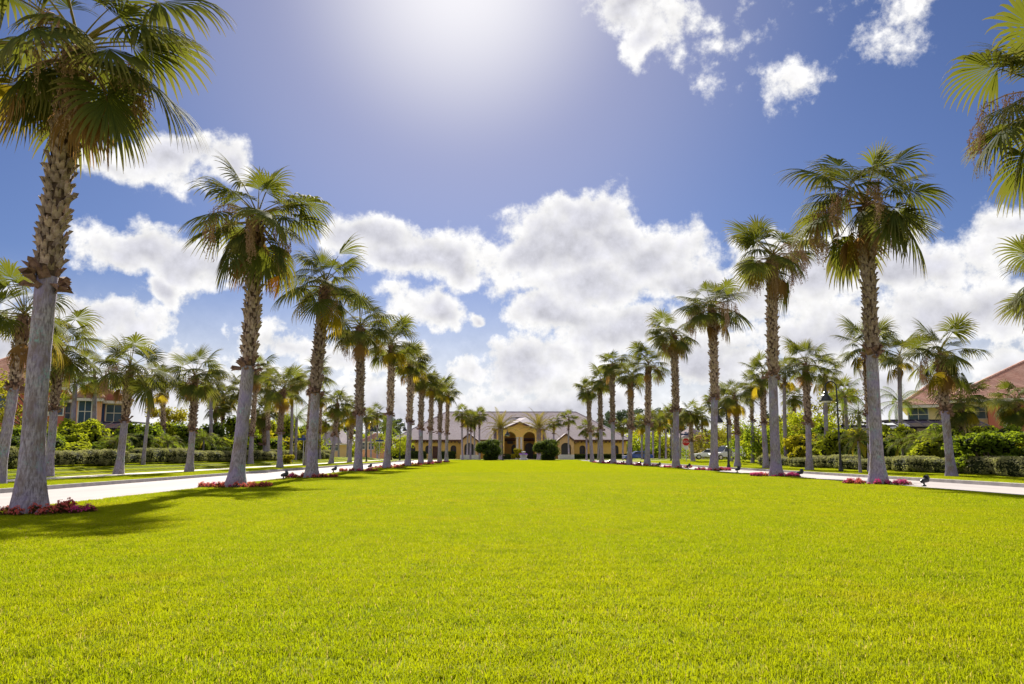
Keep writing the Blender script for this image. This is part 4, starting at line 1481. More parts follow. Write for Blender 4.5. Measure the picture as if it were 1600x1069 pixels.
def lamp(px, Y, top_py, flip, label):
    X = at(px, 700, Y).x
    z = gz(X, Y) if Y < 118 else -.02
    H = at(px, top_py, Y).z - z
    root = thing('street_lamp', label, 'street lamp', (X, Y, z), 0 if not flip else math.pi, 'shepherd-crook street lamps')
    mb = MB()
    mb.lathe((0, 0, 0), [(.13, 0), (.13, .12), (.09, .2), (.075, .6), (.06, .7)], 12)
    mb.tube([(0, 0, .6), (0, 0, H - .32)], [.055, .04], 10)
    mb.lathe((0, 0, H - 1.2), [(.045, 0), (.07, .02), (.07, .06), (.045, .08)], 10)
    mb.build('pole', 'black_metal', root)
    mb = MB()
    pts = [(0, 0, H - .34)]
    for k in range(9):
        a = math.pi * k / 8
        pts.append((-.30 + .30 * math.cos(a), 0, H - .32 + .32 * math.sin(a)))
    pts.append((-.6, 0, H - .55))
    mb.tube(pts, [.035] * len(pts), 8)
    mb.build('arm', 'black_metal', root)
    mb = MB()
    mb.lathe((-.6, 0, H - 1.06), [(.36, 0), (.34, .05), (.2, .28), (.13, .34), (.12, .46), (.06, .52)], 16)
    s = mb.build('lamp_shade', 'black_metal', root, smooth=False)
    mb = MB()
    mb.lathe((-.6, 0, H - 1.09), [(.18, -.05), (.24, 0), (.24, .024)], 12)
    mb.build('lens', 'lamp_glass', s)


lamp(1312, 43.0, 596, False, 'dark shepherd-crook lamp post on the right verge, nearest of the lamps')
lamp(1137.5, 57.0, 637, False, 'dark shepherd-crook lamp post right of the third palm of the right row')
lamp(625, 108, 661, True, 'thin dark lamp post before the left end of the clubhouse')
lamp(573, 92, 660, True, 'dark lamp post beyond the left road, right of the fourth lawn-row palm')
lamp(785.5, 106, 668, True, 'thin dark lamp post beside the left topiary at the end of the lawn')
lamp(1048, 96, 668, True, 'dark lamp post behind the fourth palm of the right row')


def text_mesh(body, size, mat, name):
    cu = bpy.data.curves.new(name, 'FONT')
    cu.body = body
    cu.size = size
    cu.align_x = 'CENTER'
    cu.align_y = 'CENTER'
    cu.extrude = .002
    o = bpy.data.objects.new(name, cu)
    COL.objects.link(o)
    bpy.context.view_layer.update()
    me = bpy.data.meshes.new_from_object(o.evaluated_get(bpy.context.evaluated_depsgraph_get()))
    bpy.data.objects.remove(o)
    me.materials.clear()
    me.materials.append(MATS[mat])
    return me


def octagon(mb, r_, z, y0, y1, m=0):
    a = [mb.vert((r_ * math.cos(R(22.5 + 45 * k)), y0, z + r_ * math.sin(R(22.5 + 45 * k)))) for k in range(8)]
    b = [mb.vert((r_ * math.cos(R(22.5 + 45 * k)), y1, z + r_ * math.sin(R(22.5 + 45 * k)))) for k in range(8)]
    mb.face(a, m); mb.face(list(reversed(b)), m)
    for k in range(8):
        mb.face((a[k], b[k], b[(k + 1) % 8], a[(k + 1) % 8]), m)


Ys = 88.0
Xs = at(1072, 700, Ys).x
root = thing('stop_sign', 'red octagonal stop sign with blue street-name blades beyond the right road', 'stop sign', (Xs, Ys, 0))
mb = MB(); mb.tube([(0, .03, 0), (0, .03, 3.15)], .035, 8); mb.build('post', 'galvanised', root)
mb = MB(); octagon(mb, .46, 2.2, -.012, .0); plate = mb.build('plate', 'sign_white', root)
mb = MB(); octagon(mb, .425, 2.2, -.018, -.013); mb.build('red_face', 'sign_red', plate)
link('lettering', text_mesh('STOP', .34, 'sign_white', 'lettering'), plate, (0, -.022, 2.2), (R(90), 0, 0))
mb = MB(); mb.box(-.22, .22, -.012, 0, 1.38, 1.68); mb.build('plaque', 'sign_white', root)
mb = MB(); mb.box(-.55, .35, -.015, .015, 2.95, 3.12); mb.build('name_blade', 'sign_blue', root)
mb = MB(); mb.box(-.015, .015, -.45, .45, 3.13, 3.30); mb.build('name_blade', 'sign_blue', root)


def street_sign(px, Y, top_py, lab):
    X = at(px, 700, Y).x
    z = gz(X, Y)
    H = at(px, top_py, Y).z - z
    root = thing('street_sign', lab, 'street sign', (X, Y, z), 0, 'blue street-name signs')
    mb = MB(); mb.tube([(0, .03, 0), (0, .03, H)], .03, 8); mb.build('post', 'galvanised', root)
    mb = MB(); mb.box(-.5, .5, -.014, .014, H - .22, H - .02); mb.build('name_blade', 'sign_blue', root)
    mb = MB(); mb.box(-.016, .016, -.45, .45, H, H + .2); mb.build('name_blade', 'sign_blue', root)


street_sign(593, 98, 687, 'blue street-name sign beyond the left road, left of the fifth lawn-row palm')
street_sign(474, 66, 684, 'blue street-name sign left of the third palm of the left row')


# ------------------------------------------------------------------ buildings
def arch_wall(mb, x0, x1, z0, z1, y, ops, depth=.25, m=0, mr=0):
    """wall front in the plane y with openings (cx, half width, sill z, spring z, rise); reveals go back by depth"""
    ops = sorted(ops)
    xs = x0
    for (cx, hw, zs, zp, rise) in ops:
        mb.quad((xs, y, z0), (cx - hw, y, z0), (cx - hw, y, z1), (xs, y, z1), m)
        if zs > z0 + .01:
            mb.quad((cx - hw, y, z0), (cx + hw, y, z0), (cx + hw, y, zs), (cx - hw, y, zs), m)
        n = 10 if rise > 0 else 1
        pts = [(cx - hw * math.cos(math.pi * k / n), zp + rise * math.sin(math.pi * k / n)) for k in range(n + 1)] if rise > 0 else [(cx - hw, zp), (cx + hw, zp)]
        for (a, b) in zip(pts[:-1], pts[1:]):
            mb.quad((a[0], y, a[1]), (b[0], y, b[1]), (b[0], y, z1), (a[0], y, z1), m)
            mb.quad((a[0], y, a[1]), (a[0], y + depth, a[1]), (b[0], y + depth, b[1]), (b[0], y, b[1]), mr)
        mb.quad((cx - hw, y, zs), (cx - hw, y + depth, zs), (cx - hw, y + depth, zp), (cx - hw, y, zp), mr)
        mb.quad((cx + hw, y + depth, zs), (cx + hw, y, zs), (cx + hw, y, zp), (cx + hw, y + depth, zp), mr)
        mb.quad((cx - hw, y + depth, zs), (cx - hw, y, zs), (cx + hw, y, zs), (cx + hw, y + depth, zs), mr)
        xs = cx + hw
    mb.quad((xs, y, z0), (x1, y, z0), (x1, y, z1), (xs, y, z1), m)


def arch_poly(mb, cx, hw, zs, zp, rise, y, m=0):
    n = 10
    i = [mb.vert((cx - hw, y, zs)), mb.vert((cx + hw, y, zs))]
    i += [mb.vert((cx + hw * math.cos(math.pi * k / n), y, zp + rise * math.sin(math.pi * k / n))) for k in range(n + 1)]
    mb.face(i, m)


def arch_window(root, op, y, name='window', frame='trim_brown', pane='dark_glass'):
    cx, hw, zs, zp, rise = op
    mb = MB()
    t = .07
    for x in (cx - hw + t / 2, cx, cx + hw - t / 2):
        top = zp + rise * math.sqrt(max(0, 1 - ((x - cx) / hw) ** 2)) if rise else zp
        mb.box(x - t / 2, x + t / 2, y - .06, y - .004, zs, top)
    mb.box(cx - hw, cx + hw, y - .064, y - .008, zs, zs + t)
    mb.box(cx - hw, cx + hw, y - .064, y - .008, zp - t / 2, zp + t / 2)
    w = mb.build(name, frame, root)
    mb = MB(); arch_poly(mb, cx, hw, zs, zp, rise, y - .002) if rise else mb.quad((cx - hw, y - .002, zs), (cx + hw, y - .002, zs), (cx + hw, y - .002, zp), (cx - hw, y - .002, zp))
    mb.build('pane', pane, w)
    return w


def course_plane(mb, a, b, c, d, n=20, lift=.065, m=0):
    """roof plane a-b (eave), d-c (ridge), laid as n overlapping courses"""
    a, b, c, d = map(Vector, (a, b, c, d))
    nn = nrm((b - a).cross(d - a))
    if nn.z < 0: nn = -nn
    for k in range(n):
        t0, t1 = k / n, (k + 1) / n
        p0, p1 = a.lerp(d, t0), b.lerp(c, t0)
        q0, q1 = a.lerp(d, t1), b.lerp(c, t1)
        mb.quad(p0 + nn * lift, p1 + nn * lift, q1, q0, m)
        mb.quad(p0, p1, p1 + nn * lift, p0 + nn * lift, 1)  # course lip, its shadow line put in as darker brown


def hip_roof(root, x0, x1, y0, y1, ze, zr, mat, inset=None, name='roof', n=20, fascia='trim_brown', over=.0):
    """hip roof, ridge along the longer side"""
    mb = MB()
    w, dpt = x1 - x0, y1 - y0
    ins = inset if inset is not None else min(w, dpt) / 2
    if w >= dpt:
        ym = (y0 + y1) / 2
        A, B = (x0 + ins, ym, zr), (x1 - ins, ym, zr)
        course_plane(mb, (x0, y0, ze), (x1, y0, ze), B, A, n)
        course_plane(mb, (x1, y1, ze), (x0, y1, ze), A, B, n)
        course_plane(mb, (x1, y0, ze), (x1, y1, ze), B, B, n)
        course_plane(mb, (x0, y1, ze), (x0, y0, ze), A, A, n)
        ridge = [((x0, y0, ze), A), ((x1, y0, ze), B), (A, B)]
    else:
        xm = (x0 + x1) / 2
        A, B = (xm, y0 + ins, zr), (xm, y1 - ins, zr)
        course_plane(mb, (x0, y0, ze), (x1, y0, ze), A, A, n)
        course_plane(mb, (x1, y1, ze), (x0, y1, ze), B, B, n)
        course_plane(mb, (x1, y0, ze), (x1, y1, ze), B, A, n)
        course_plane(mb, (x0, y1, ze), (x0, y0, ze), A, B, n)
        ridge = [((x0, y0, ze), A), ((x1, y0, ze), A), (A, B)]
    o = mb.build(name, [mat, 'tile_gap_shade'], root)
    mb = MB()
    for p, q in ridge:
        mb.tube([Vector(p) + Vector((0, 0, .04)), Vector(q) + Vector((0, 0, .05))], .10, 6)
    mb.build('ridge_tiles', mat, o)
    mb = MB()
    mb.box(x0 + .03, x1 - .03, y0 + .03, y1 - .03, ze - .24, ze - .005)
    mb.build('fascia', fascia, o)
    return o


# --- clubhouse at the far end
Yc = 142.0
px2x = lambda px, Y=Yc: at(px, 700, Y).x
py2z = lambda py, Y=Yc: at(800, py, Y).z
xl, xr, xc = px2x(618), px2x(979), px2x(812)
club = thing('clubhouse', 'long yellow clubhouse with grey tiled roof and arched entrance portico', 'building', (0, 0, 0))
ZE = py2z(689.5)
ops_l = [(px2x(p), .52, .85, 1.85, .5) for p in (644.5, 669, 708.5)]
ops_r = [(px2x(p), .52, .85, 1.85, .5) for p in (910, 938, 962)]
door_l = (px2x(682.5), .75, 0.0, 2.2, 0)
mb = MB()
arch_wall(mb, xl, px2x(720), -.1, ZE, Yc, ops_l + [door_l], .25)
arch_wall(mb, px2x(746), px2x(776), -.1, ZE, Yc, [], .25)
arch_wall(mb, px2x(848), px2x(872), -.1, ZE, Yc, [], .25)
arch_wall(mb, px2x(897), xr, -.1, ZE, Yc, ops_r, .25)
for x, s in ((xl, 1), (xr, -1)):
    q = [(x, Yc, -.1), (x, Yc + 26, -.1), (x, Yc + 26, ZE), (x, Yc, ZE)]
    mb.quad(*(q if s < 0 else reversed(q)))
mb.quad((xr, Yc + 26, -.1), (xl, Yc + 26, -.1), (xl, Yc + 26, ZE), (xr, Yc + 26, ZE))
mb.build('wall', 'stucco_yellow', club)
for op in ops_l + ops_r:
    arch_window(club, op, Yc + .25)
mb = MB(); mb.box(door_l[0] - .75, door_l[0] + .75, Yc + .19, Yc + .246, 0, 2.2); dd = mb.build('door', 'trim_brown', club)
mb = MB(); mb.lathe((door_l[0] + .6, Yc + .16, 1.05), [(.05, -.05), (.05, .05)], 8); mb.build('handle', 'galvanised', dd)
hip_roof(club, xl - .7, xr + .7, Yc - .8, Yc + 27, ZE + .25, py2z(644, Yc + 13), 'roof_grey', 8.5, n=30)
mb = MB()
for x in np.arange(xl, xr, .62):
    if px2x(770) < x < px2x(854): continue
    mb.box(x - .09, x + .09, Yc - .62, Yc - .01, ZE - .26, ZE - .012)
tag(mb.build('rafter_tails', 'trim_brown', club), kind='stuff')
# side entrance gables
for (pa, pb, pk) in ((720, 746, 680), (872, 897, 680)):
    a, b, Yg = px2x(pa, 138), px2x(pb, 138), 138.0
    m_ = (a + b) / 2
    zs, zk = py2z(690, Yg), py2z(pk, Yg)
    mb = MB()
    arch_wall(mb, a, b, -.1, zs, Yg, [(m_, .85, 0, 2.05, .7)], 1.2)
    mb.face([mb.vert(p) for p in ((a, Yg, zs), (b, Yg, zs), (m_, Yg, zk))])
    for x in (a, b):
        mb.quad((x, Yg, -.1), (x, Yc + .1, -.1), (x, Yc + .1, zs), (x, Yg, zs))
    gb = mb.build('entrance_bay', 'stucco_tan', club)
    mb = MB(); arch_poly(mb, m_, .85, 0, 2.05, .7, Yg + 1.2); mb.build('door', 'dark_glass', gb)
    mb = MB()
    for s, x in ((-1, a), (1, b)):
        x_ = x + s * .45
        zb = zs - .45 * (zk - zs) / ((b - a) / 2)
        p = [(x_, Yg - .5, zb + .06), (m_, Yg - .5, zk + .06), (m_, Yc + 3, zk + .06), (x_, Yc + 3, zb + .06)]
        mb.quad(*p)
        q = [(x_, Yg - .5, zb + .06), (m_, Yg - .5, zk + .06), (m_, Yg - .5, zk + .34), (x_, Yg - .5, zb + .34)]
        mb.quad(*q, 1)
        mb.quad(*[(c[0], c[1], c[2] + .28) for c in p])
    mb.build('gable_roof', ['roof_grey', 'trim_brown'], gb)
# portico
Yp = 135.0
pa, pb = px2x(776, Yp), px2x(848, Yp)
pm = (pa + pb) / 2
zpe = py2z(670, Yp)
zpk = py2z(661.5, Yp)
mb = MB()
aw = px2x(806, Yp) - px2x(788, Yp)
o1 = (px2x(797, Yp), aw / 2, -.05, py2z(682, Yp), .75)
o2 = (px2x(827, Yp), aw / 2, -.05, py2z(682, Yp), .75)
arch_wall(mb, pa, pb, -.1, zpe, Yp, [o1, o2], .8, 0, 0)
mb.face([mb.vert(p) for p in ((px2x(788, Yp), Yp, zpe), (px2x(836, Yp), Yp, zpe), (pm, Yp, zpk))])
for x in (pa, pb):
    mb.quad((x, Yp, -.1), (x, Yc + .1, -.1), (x, Yc + .1, zpe), (x, Yp, zpe))
mb.quad((pa, Yc - .1, -.1), (pb, Yc - .1, -.1), (pb, Yc - .1, zpe), (pa, Yc - .1, zpe))
port = mb.build('portico', 'stucco_yellow', club)
for x in (px2x(808.4, Yp), px2x(814.6, Yp)):
    mb = MB()
    mb.box(x - .34, x + .34, Yp - .35, Yp - .02, -.1, .45)
    mb.lathe((x, Yp - .19, .45), [(.26, 0), (.26, .08), (.2, .14), (.18, 2.9), (.24, 3.0), (.28, 3.2)], 14)
    mb.build('column', 'trim_white', port)
for (px, hw, zp) in ((804, .55, 2.0), (827, .75, 2.1)):
    x = px2x(px, Yc)
    arch_window(port, (x, hw, .05, zp, hw * .9), Yc - .12, 'door')
arch_window(port, (px2x(797, Yc), .55, 2.6, 3.1, .5), Yc - .12)
mb = MB()
ze2 = zpe + .05
rx0, rx1, ry0, ry1, rz = pa - .8, pb + .8, Yp - .7, Yc + 6, py2z(652, Yp + 4)
course_plane(mb, (rx0, ry0 + .3, ze2), (rx0, ry1, ze2), (pm - 1.2, ry1, rz), (pm - 1.2, Yp + 3.5, rz), 12)
course_plane(mb, (rx1, ry1, ze2), (rx1, ry0 + .3, ze2), (pm + 1.2, Yp + 3.5, rz), (pm + 1.2, ry1, rz), 12)
mb.quad((rx0, ry0 + .3, ze2), (px2x(787, Yp), ry0 + .3, ze2), (pm - 1.2, Yp + 3.5, rz), (pm - 1.2, Yp + 3.5, rz))
mb.quad((px2x(837, Yp), ry0 + .3, ze2), (rx1, ry0 + .3, ze2), (pm + 1.2, Yp + 3.5, rz), (pm + 1.2, Yp + 3.5, rz))
gx0, gx1 = px2x(786.5, Yp), px2x(837.5, Yp)
mb.quad((gx0, ry0, ze2 + .02), (pm, ry0, zpk + .3), (pm, Yp + 4, rz - .03), (pm - 1.2, Yp + 3.5, rz - .02))
mb.quad((pm, ry0, zpk + .3), (gx1, ry0, ze2 + .02), (pm + 1.2, Yp + 3.5, rz - .02), (pm, Yp + 4, rz - .03))
mb.quad((pm - 1.2, Yp + 3.5, rz), (pm + 1.2, Yp + 3.5, rz), (pm + 1.2, ry1, rz), (pm - 1.2, ry1, rz))
pr = mb.build('portico_roof', ['roof_grey', 'tile_gap_shade'], port)
mb = MB()
for (a, b) in (((rx0, ze2), (gx0, ze2)), ((gx0, ze2), (pm, zpk + .3)), ((pm, zpk + .3), (gx1, ze2)), ((gx1, ze2), (rx1, ze2))):
    p = [(a[0], ry0 - .02, a[1] - .30), (b[0], ry0 - .02, b[1] - .30), (b[0], ry0 - .02, b[1]), (a[0], ry0 - .02, a[1])]
    mb.quad(*p)
    mb.quad(*[(q[0], q[1] + .7, q[2] - .005) for q in p])
    mb.quad(p[0], p[1], (p[1][0], Yp, p[1][2]), (p[0][0], Yp, p[0][2]))
mb.build('eaves', 'trim_brown', pr)
# low wall and planter hedges at the clubhouse foot
mb = MB(); mb.box(px2x(872, 131), px2x(897, 131), 130.6, 131, -.05, .75); tag(mb.build('garden_wall', 'stone_pale'), 'low pale wall right of the portico, before the side entrance', 'wall')
mb = MB(); mb.box(px2x(719, 131), px2x(750, 131), 130.6, 131, -.05, .7); tag(mb.build('garden_wall', 'stone_pale'), 'low pale wall left of the portico, before the side entrance', 'wall')
for i, px in enumerate([622, 634, 646, 658, 692, 704, 902, 914, 926, 938, 950, 962, 974, 775, 790, 842]):
    X = px2x(px, 138.5 if i < 13 else 132)
    o = link('hedge', HEDGE_DARK[i % 2], None, (X, 138.5 if i < 13 else 132, -.05), (0, 0, 0), (.9, .9, 1.7 if i < 6 else 1.1))
    if i < 6: tag(o, ORD[i + 1] + ' dark hedge from the left end of the clubhouse wall', 'hedge', 'dark hedges along the left clubhouse wall')
    elif i < 13: tag(o, ORD[13 - i] + ' dark hedge from the right end of the clubhouse wall', 'hedge', 'dark hedges along the right clubhouse wall')
    else: tag(o, 'low dark hedge at the portico foot, ' + ('leftmost', 'middle one', 'rightmost')[i - 13], 'hedge', 'low hedges at the portico foot')

# planter at the end of the lawn
Xf = at(818, 700, 113).x
root = thing('stone_planter', 'pale stone planter with purple flowers at the far end of the lawn', 'planter', (Xf, 113, 0))
mb = MB(); mb.lathe((0, 0, 0), [(.62, 0), (.62, .18), (.5, .22), (.44, .3), (.5, .62), (.58, .72), (.58, .8), (.2, .8), (.12, 1.05), (.3, 1.12), (.34, 1.2), (.05, 1.22)], 18); mb.build('bowl', 'stone_pale', root, smooth=False)
mb = MB()
r_ = random.Random(5)
for _ in range(160):
    a = r_.uniform(0, 6.28); q = r_.uniform(.3, .62)
    leaf_card(mb, Vector((q * math.cos(a), q * math.sin(a), r_.uniform(.72, .95))), Vector((math.cos(a), math.sin(a), .6)), .14, r_)
mb.build('flowers', 'flower_purple', root)
mb = MB()
mb.quad((Xf - 1.2, 111.4, .006), (Xf + 1.2, 111.4, .006), (Xf + .9, Y_END, .006), (Xf - 2.2, Y_END, .006))
tag(mb.build('lawn_path', 'walk_concrete'), kind='structure')


# --- houses
def house_window(root, x, z, w, h, y, frame='trim_white', ny=2, nx=1):
    mb = MB()
    t = .09
    mb.box(x - w / 2 - t, x + w / 2 + t, y - .07, y - .004, z - t, z); mb.box(x - w / 2 - t, x + w / 2 + t, y - .07, y - .004, z + h, z + h + t)
    mb.box(x - w / 2 - t, x - w / 2, y - .07, y - .004, z, z + h); mb.box(x + w / 2, x + w / 2 + t, y - .07, y - .004, z, z + h)
    for k in range(1, ny):
        mb.box(x - w / 2, x + w / 2, y - .05, y - .008, z + h * k / ny - .03, z + h * k / ny + .03)
    for k in range(1, nx + 1):
        xx = x - w / 2 + w * k / (nx + 1)
        mb.box(xx - .025, xx + .025, y - .046, y - .01, z, z + h)
    o = mb.build('window', frame, root)
    mb = MB(); mb.quad((x - w / 2, y - .012, z), (x + w / 2, y - .012, z), (x + w / 2, y - .012, z + h), (x - w / 2, y - .012, z + h))
    mb.build('pane', 'window_glass', o)
    return o


def turn(root, P, deg):
    a = R(deg)
    root.rotation_euler = (0, 0, a)
    root.location = (P[0] - (math.cos(a) * P[0] - math.sin(a) * P[1]), P[1] - (math.sin(a) * P[0] + math.cos(a) * P[1]), 0)


def block(root, x0, x1, y0, y1, z1, mat, name='wall'):
    mb = MB()
    mb.box(x0, x1, y0, y1, -.2, z1)
    return mb.build(name, mat, root)


# left peach house
YL = 66.0
hx = lambda px, Y=YL: at(px, 700, Y).x
hz = lambda py, Y=YL: at(800, py, Y).z
house = thing('peach_house', 'two-storey peach stucco house with pink tiled roof beyond the left shrubs', 'house', (0, 0, 0))
block(house, hx(95), hx(187), YL + 1.2, YL + 13, hz(628, YL), 'stucco_peach')
block(house, hx(112), hx(148), YL, YL + 5, hz(628, YL) - .02, 'stucco_peach')
block(house, hx(-60), hx(97), YL + .4, YL + 15, hz(612, YL), 'stucco_red')
hip_roof(house, hx(90), hx(192), YL + .5, YL + 14, hz(626), hz(606, YL + 6), 'roof_pink', 5.5, fascia='trim_white')
hip_roof(house, hx(108), hx(151), YL - .5, YL + 6, hz(624), hz(606, YL + 3), 'roof_pink', 1.0, name='bay_roof', fascia='trim_white', n=14)
hip_roof(house, hx(-65), hx(100), YL - .2, YL + 16, hz(608), hz(566, YL + 8), 'roof_pink', 7.5, fascia='trim_white', n=26)
for px, py, w, h, dy in ((165.5, 658, .9, 1.25, 1.2), (125, 662, .7, 1.7, 0), (86, 650, .75, 1.2, .4), (20, 650, 1.0, 1.3, .4), (105, 662, .6, 1.5, 1.2)):
    house_window(house, hx(px), hz(py), w * 1.25, h * 1.1, YL + dy)
mb = MB()
for s in (-1, 1):
    x = hx(165.5) + s * .86
    mb.box(x - .16, x + .16, YL + 1.13, YL + 1.19, hz(658) - .05, hz(658) + 1.45)
    w_ = mb.build('shutter', 'sign_blue', house)
    mb = MB()


turn(house, (hx(187), YL + 1.2), 27)


def screen_cage(name, label, x0, x1, y0, y1, h, hr, n, z0=0.0):
    """pool cage: dark frame with insect screen, mansard top"""
    root = thing(name, label, 'pool enclosure', (0, 0, 0), 0, 'screened pool enclosures')
    mb = MB()
    t = .07
    xs = [x0 + (x1 - x0) * k / n for k in range(n + 1)]
    for x in xs:
        mb.box(x - t, x + t, y0 - t, y0 + t, z0 - .2, h)
        mb.tube([(x, y0, h), (x, y0 + 2, hr), (x, y1, hr)], .06, 4)
    for z in (z0 + .9, h):
        mb.box(x0, x1, y0 - t * .8, y0 + t * .8, z - t, z + t)
    mb.tube([(x0, y0 + 2, hr), (x1, y0 + 2, hr)], .06, 4)
    mb.build('frame', 'cage_frame', root)
    for k in range(n):
        mb = MB()
        a, b = xs[k] + t, xs[k + 1] - t
        mb.quad((a, y0, z0 + .9 + t), (b, y0, z0 + .9 + t), (b, y0, h - t), (a, y0, h - t))
        mb.quad((a, y0, z0 - .1), (b, y0, z0 - .1), (b, y0, z0 + .9 - t), (a, y0, z0 + .9 - t))
        mb.quad((a, y0 + .05, h + .02), (b, y0 + .05, h + .02), (b, y0 + 2, hr), (a, y0 + 2, hr))
        mb.build('screen_panel', 'insect_screen', root)
    return root


screen_cage('pool_enclosure', 'dark screened pool enclosure before the peach house', hx(100, 56), hx(186, 56), 56, 60, hz(672, 58), hz(660, 58), 5)
screen_cage('pool_enclosure', 'dark screened enclosure right of the peach house', hx(205, 62), hx(245, 62), 62, 68, hz(676, 62), hz(666, 62), 3)

# right yellow house
YR = 70.0
house = thing('yellow_house', 'cream and yellow house with red tiled hip roof beyond the right shrubs', 'house', (0, 0, 0))
Z1 = hz(634, YR)
block(house, hx(1424, YR), hx(1532, YR), YR, YR + 14, Z1, 'stucco_cream')
block(house, hx(1530, YR), hx(1660, YR), YR - 1.2, YR + 14, Z1 - .02, 'stucco_red')
mb = MB(); mb.box(hx(1548, YR), hx(1556, YR), YR - 1.35, YR - 1.1, -.1, Z1 - .1); mb.build('corner_trim', 'trim_white', house)
hip_roof(house, hx(1412, YR), hx(1545, YR), YR - 1, YR + 15, Z1, hz(588, YR + 6), 'roof_terracotta', 7.4, fascia='trim_white', n=26)
hip_roof(house, hx(1462, YR + 1), hx(1720, YR + 1), YR - 2.2, YR + 17, Z1 + .3, hz(571, YR + 7), 'roof_terracotta', 8.8, name='main_roof', fascia='trim_white', n=34)
for px, py, w, h, y in ((1437, 658, 1.5, 1.1, YR), (1528, 656, 1.6, 1.2, YR - .0)):
    house_window(house, hx(px, YR), hz(py, YR), w, h, y)
house_window(house, hx(1590, YR), hz(656, YR), 1.4, 1.2, YR - 1.2)
turn(house, (hx(1424, YR), YR), -28)
screen_cage('pool_enclosure', 'dark screened pool enclosure in front of the yellow house', hx(1412, 60), hx(1555, 60), 60, 67, hz(668, 60), hz(655, 60), 7)
screen_cage('pool_enclosure', 'dark screened enclosure left of the tall right palm trunk', hx(1290, 66), hx(1420, 66), 66, 72, hz(676, 66), hz(664, 66), 6)
mb = MB(); mb.box(hx(1372, 56), hx(1500, 56), 56, 56.3, -.1, hz(694, 56)); tag(mb.build('garden_wall', 'brick_red'), 'low red wall before the screened pool enclosure at right', 'wall')

# far houses
for (pa, pb, Y, pe, pr_, mw, mrf, lab, wins) in (
    (1091, 1122, 128, 690, 681, 'stucco_tan', 'roof_pink', 'small far tan house left of the white car', [(1098, 700), (1105, 700)]),
    (1066, 1108, 150, 684, 670, 'trim_white', 'roof_grey', 'far pale house with grey roof behind the stop sign palm', [(1075, 692), (1090, 692)]),
    (498, 534, 132, 693, 668, 'stucco_tan', 'roof_grey', 'far low house with grey roof right of the third lawn-row palm', [(505, 704), (515, 704), (525, 704)]),
    (360, 412, 96, 692, 672, 'trim_white', 'roof_pink', 'far house with pink roof peeping over the shrubs right of the orange-frond palm', [(370, 700), (395, 700)]),
    (562, 604, 150, 690, 678, 'stucco_peach', 'roof_pink', 'far peach house between the fourth and fifth lawn-row palms', [(570, 702), (580, 702), (592, 702)])):
    hs = thing('far_house', lab, 'house', (0, 0, 0), 0, 'far houses')
    x0, x1 = hx(pa, Y), hx(pb, Y)
    ze = hz(pe, Y)
    block(hs, x0 + .4, x1 - .4, Y, Y + 9, ze, mw)
    hip_roof(hs, x0, x1, Y - .5, Y + 9.6, ze, hz(pr_, Y + 5), mrf, n=14, fascia='trim_white')
    for (a, b) in wins:
        house_window(hs, hx(a, Y), hz(b, Y), .9, 1.2, Y)


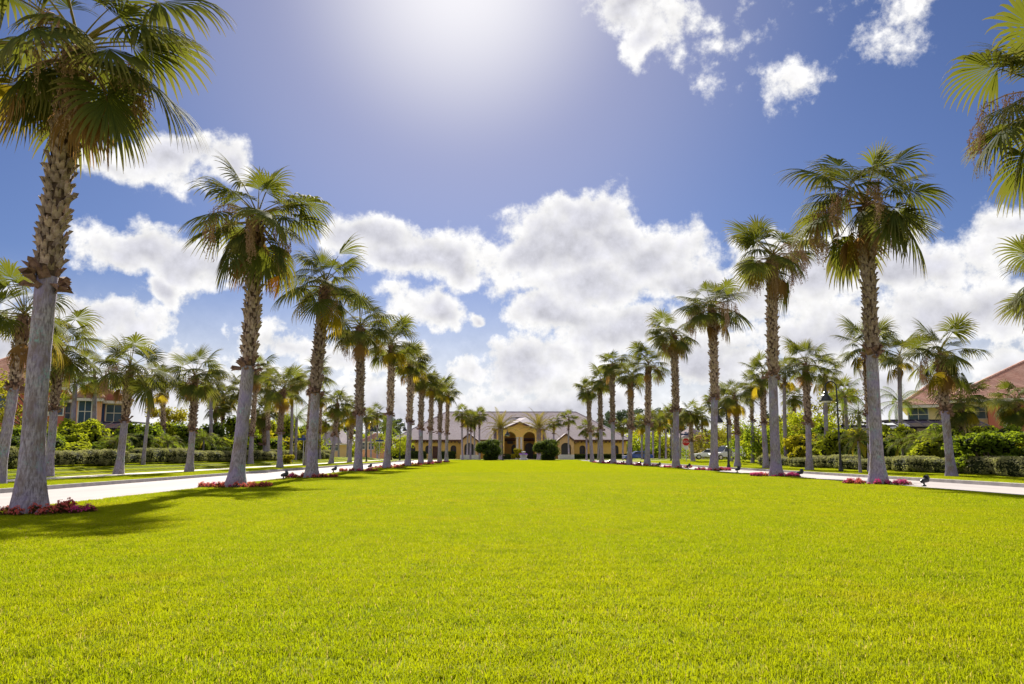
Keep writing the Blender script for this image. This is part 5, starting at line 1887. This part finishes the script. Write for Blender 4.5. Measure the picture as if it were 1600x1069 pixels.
# ------------------------------------------------------------------ cars
def car(label, X, Y, rz, paint, suv=False, z=0.0):
    root = thing('parked_car', label, 'car', (X, Y, z), rz, 'cars beyond the right road')
    W = .9
    hb, ht = (.95, 1.72) if suv else (.88, 1.42)
    low = [(-2.2, .38), (-2.22, .72), (-2.1, hb), (-1.0, hb + .04), (1.25, hb - .02), (2.05, hb - .18), (2.2, .62), (2.18, .36)]
    mb = MB()
    lf = [mb.vert((x, -W, zz)) for x, zz in low]; rt = [mb.vert((x, W, zz)) for x, zz in low]
    mb.face(lf); mb.face(list(reversed(rt)))
    for k in range(len(low)):
        j = (k + 1) % len(low)
        mb.face((lf[k], rt[k], rt[j], lf[j]))
    b = mb.build('body', paint, root)
    md = b.modifiers.new('b', 'BEVEL'); md.width = .07; md.segments = 2
    cab = [(-2.05 if suv else -1.7, hb), (-1.85 if suv else -1.15, ht - .05), (-1.0, ht), (.2, ht - .02), (1.05, hb)]
    mb = MB()
    lf = [mb.vert((x, -W * (.95 if zz < hb + .1 else .78), zz)) for x, zz in cab]; rt = [mb.vert((x, W * (.95 if zz < hb + .1 else .78), zz)) for x, zz in cab]
    mb.face(lf); mb.face(list(reversed(rt)))
    for k in range(len(cab)):
        j = (k + 1) % len(cab)
        mb.face((lf[k], rt[k], rt[j], lf[j]))
    c = mb.build('cabin', paint, root)
    for s in (-1, 1):
        for (xa, xb) in ((-1.65 if suv else -1.15, -.45), (-.35, .62)):
            mb = MB()
            y0_, y1_ = s * (W * .93 + .012), s * (W * .80 + .012)
            mb.quad((xa, y0_, hb + .06), (xb + .18 * (xb > 0), y0_, hb + .06), (xb - .12 * (xb > 0), y1_, ht - .12), (xa + .1, y1_, ht - .12))
            mb.build('side_window', 'car_glass', c)
    mb = MB(); mb.quad((1.0, -.72, hb + .05), (1.0, .72, hb + .05), (.3, .64, ht - .06), (.3, -.64, ht - .06)); w = mb.build('windscreen', 'car_glass', c); w.location = (.03, 0, .03)
    for x in (-1.38, 1.4):
        for s in (-1, 1):
            mb = MB(); mb.tube([(x, s * .76, .33), (x, s * .94, .33)], .33, 16); wh = mb.build('wheel', 'tyre', root)
            mb = MB(); mb.tube([(x, s * .935, .33), (x, s * .952, .33)], .2, 12); mb.build('rim', 'rim', wh)
    for s in (-1, 1):
        mb = MB(); mb.box(2.12, 2.21, s * .62 - .16, s * .62 + .16, .62, .76); mb.build('headlight', 'lamp_glass', root)
        mb = MB(); mb.box(-2.23, -2.14, s * .68 - .12, s * .68 + .12, .68, .86); mb.build('tail_light', 'tail_red', root)


car('small blue car parked between the fifth and sixth right-row palms', at(996, 700, 123).x, 123, math.pi + .15, 'car_blue', False, -.11)
car('white sport utility vehicle right of the third palm of the right row', at(1134, 700, 98).x, 98, R(200), 'car_white', True, .16)
car('white car half hidden behind the third palm of the right row', at(1108, 700, 106).x, 106, R(170), 'car_white', False, .16)
print('objects', len(scene.objects), 'tris', sum(len(m.polygons) for m in bpy.data.meshes))
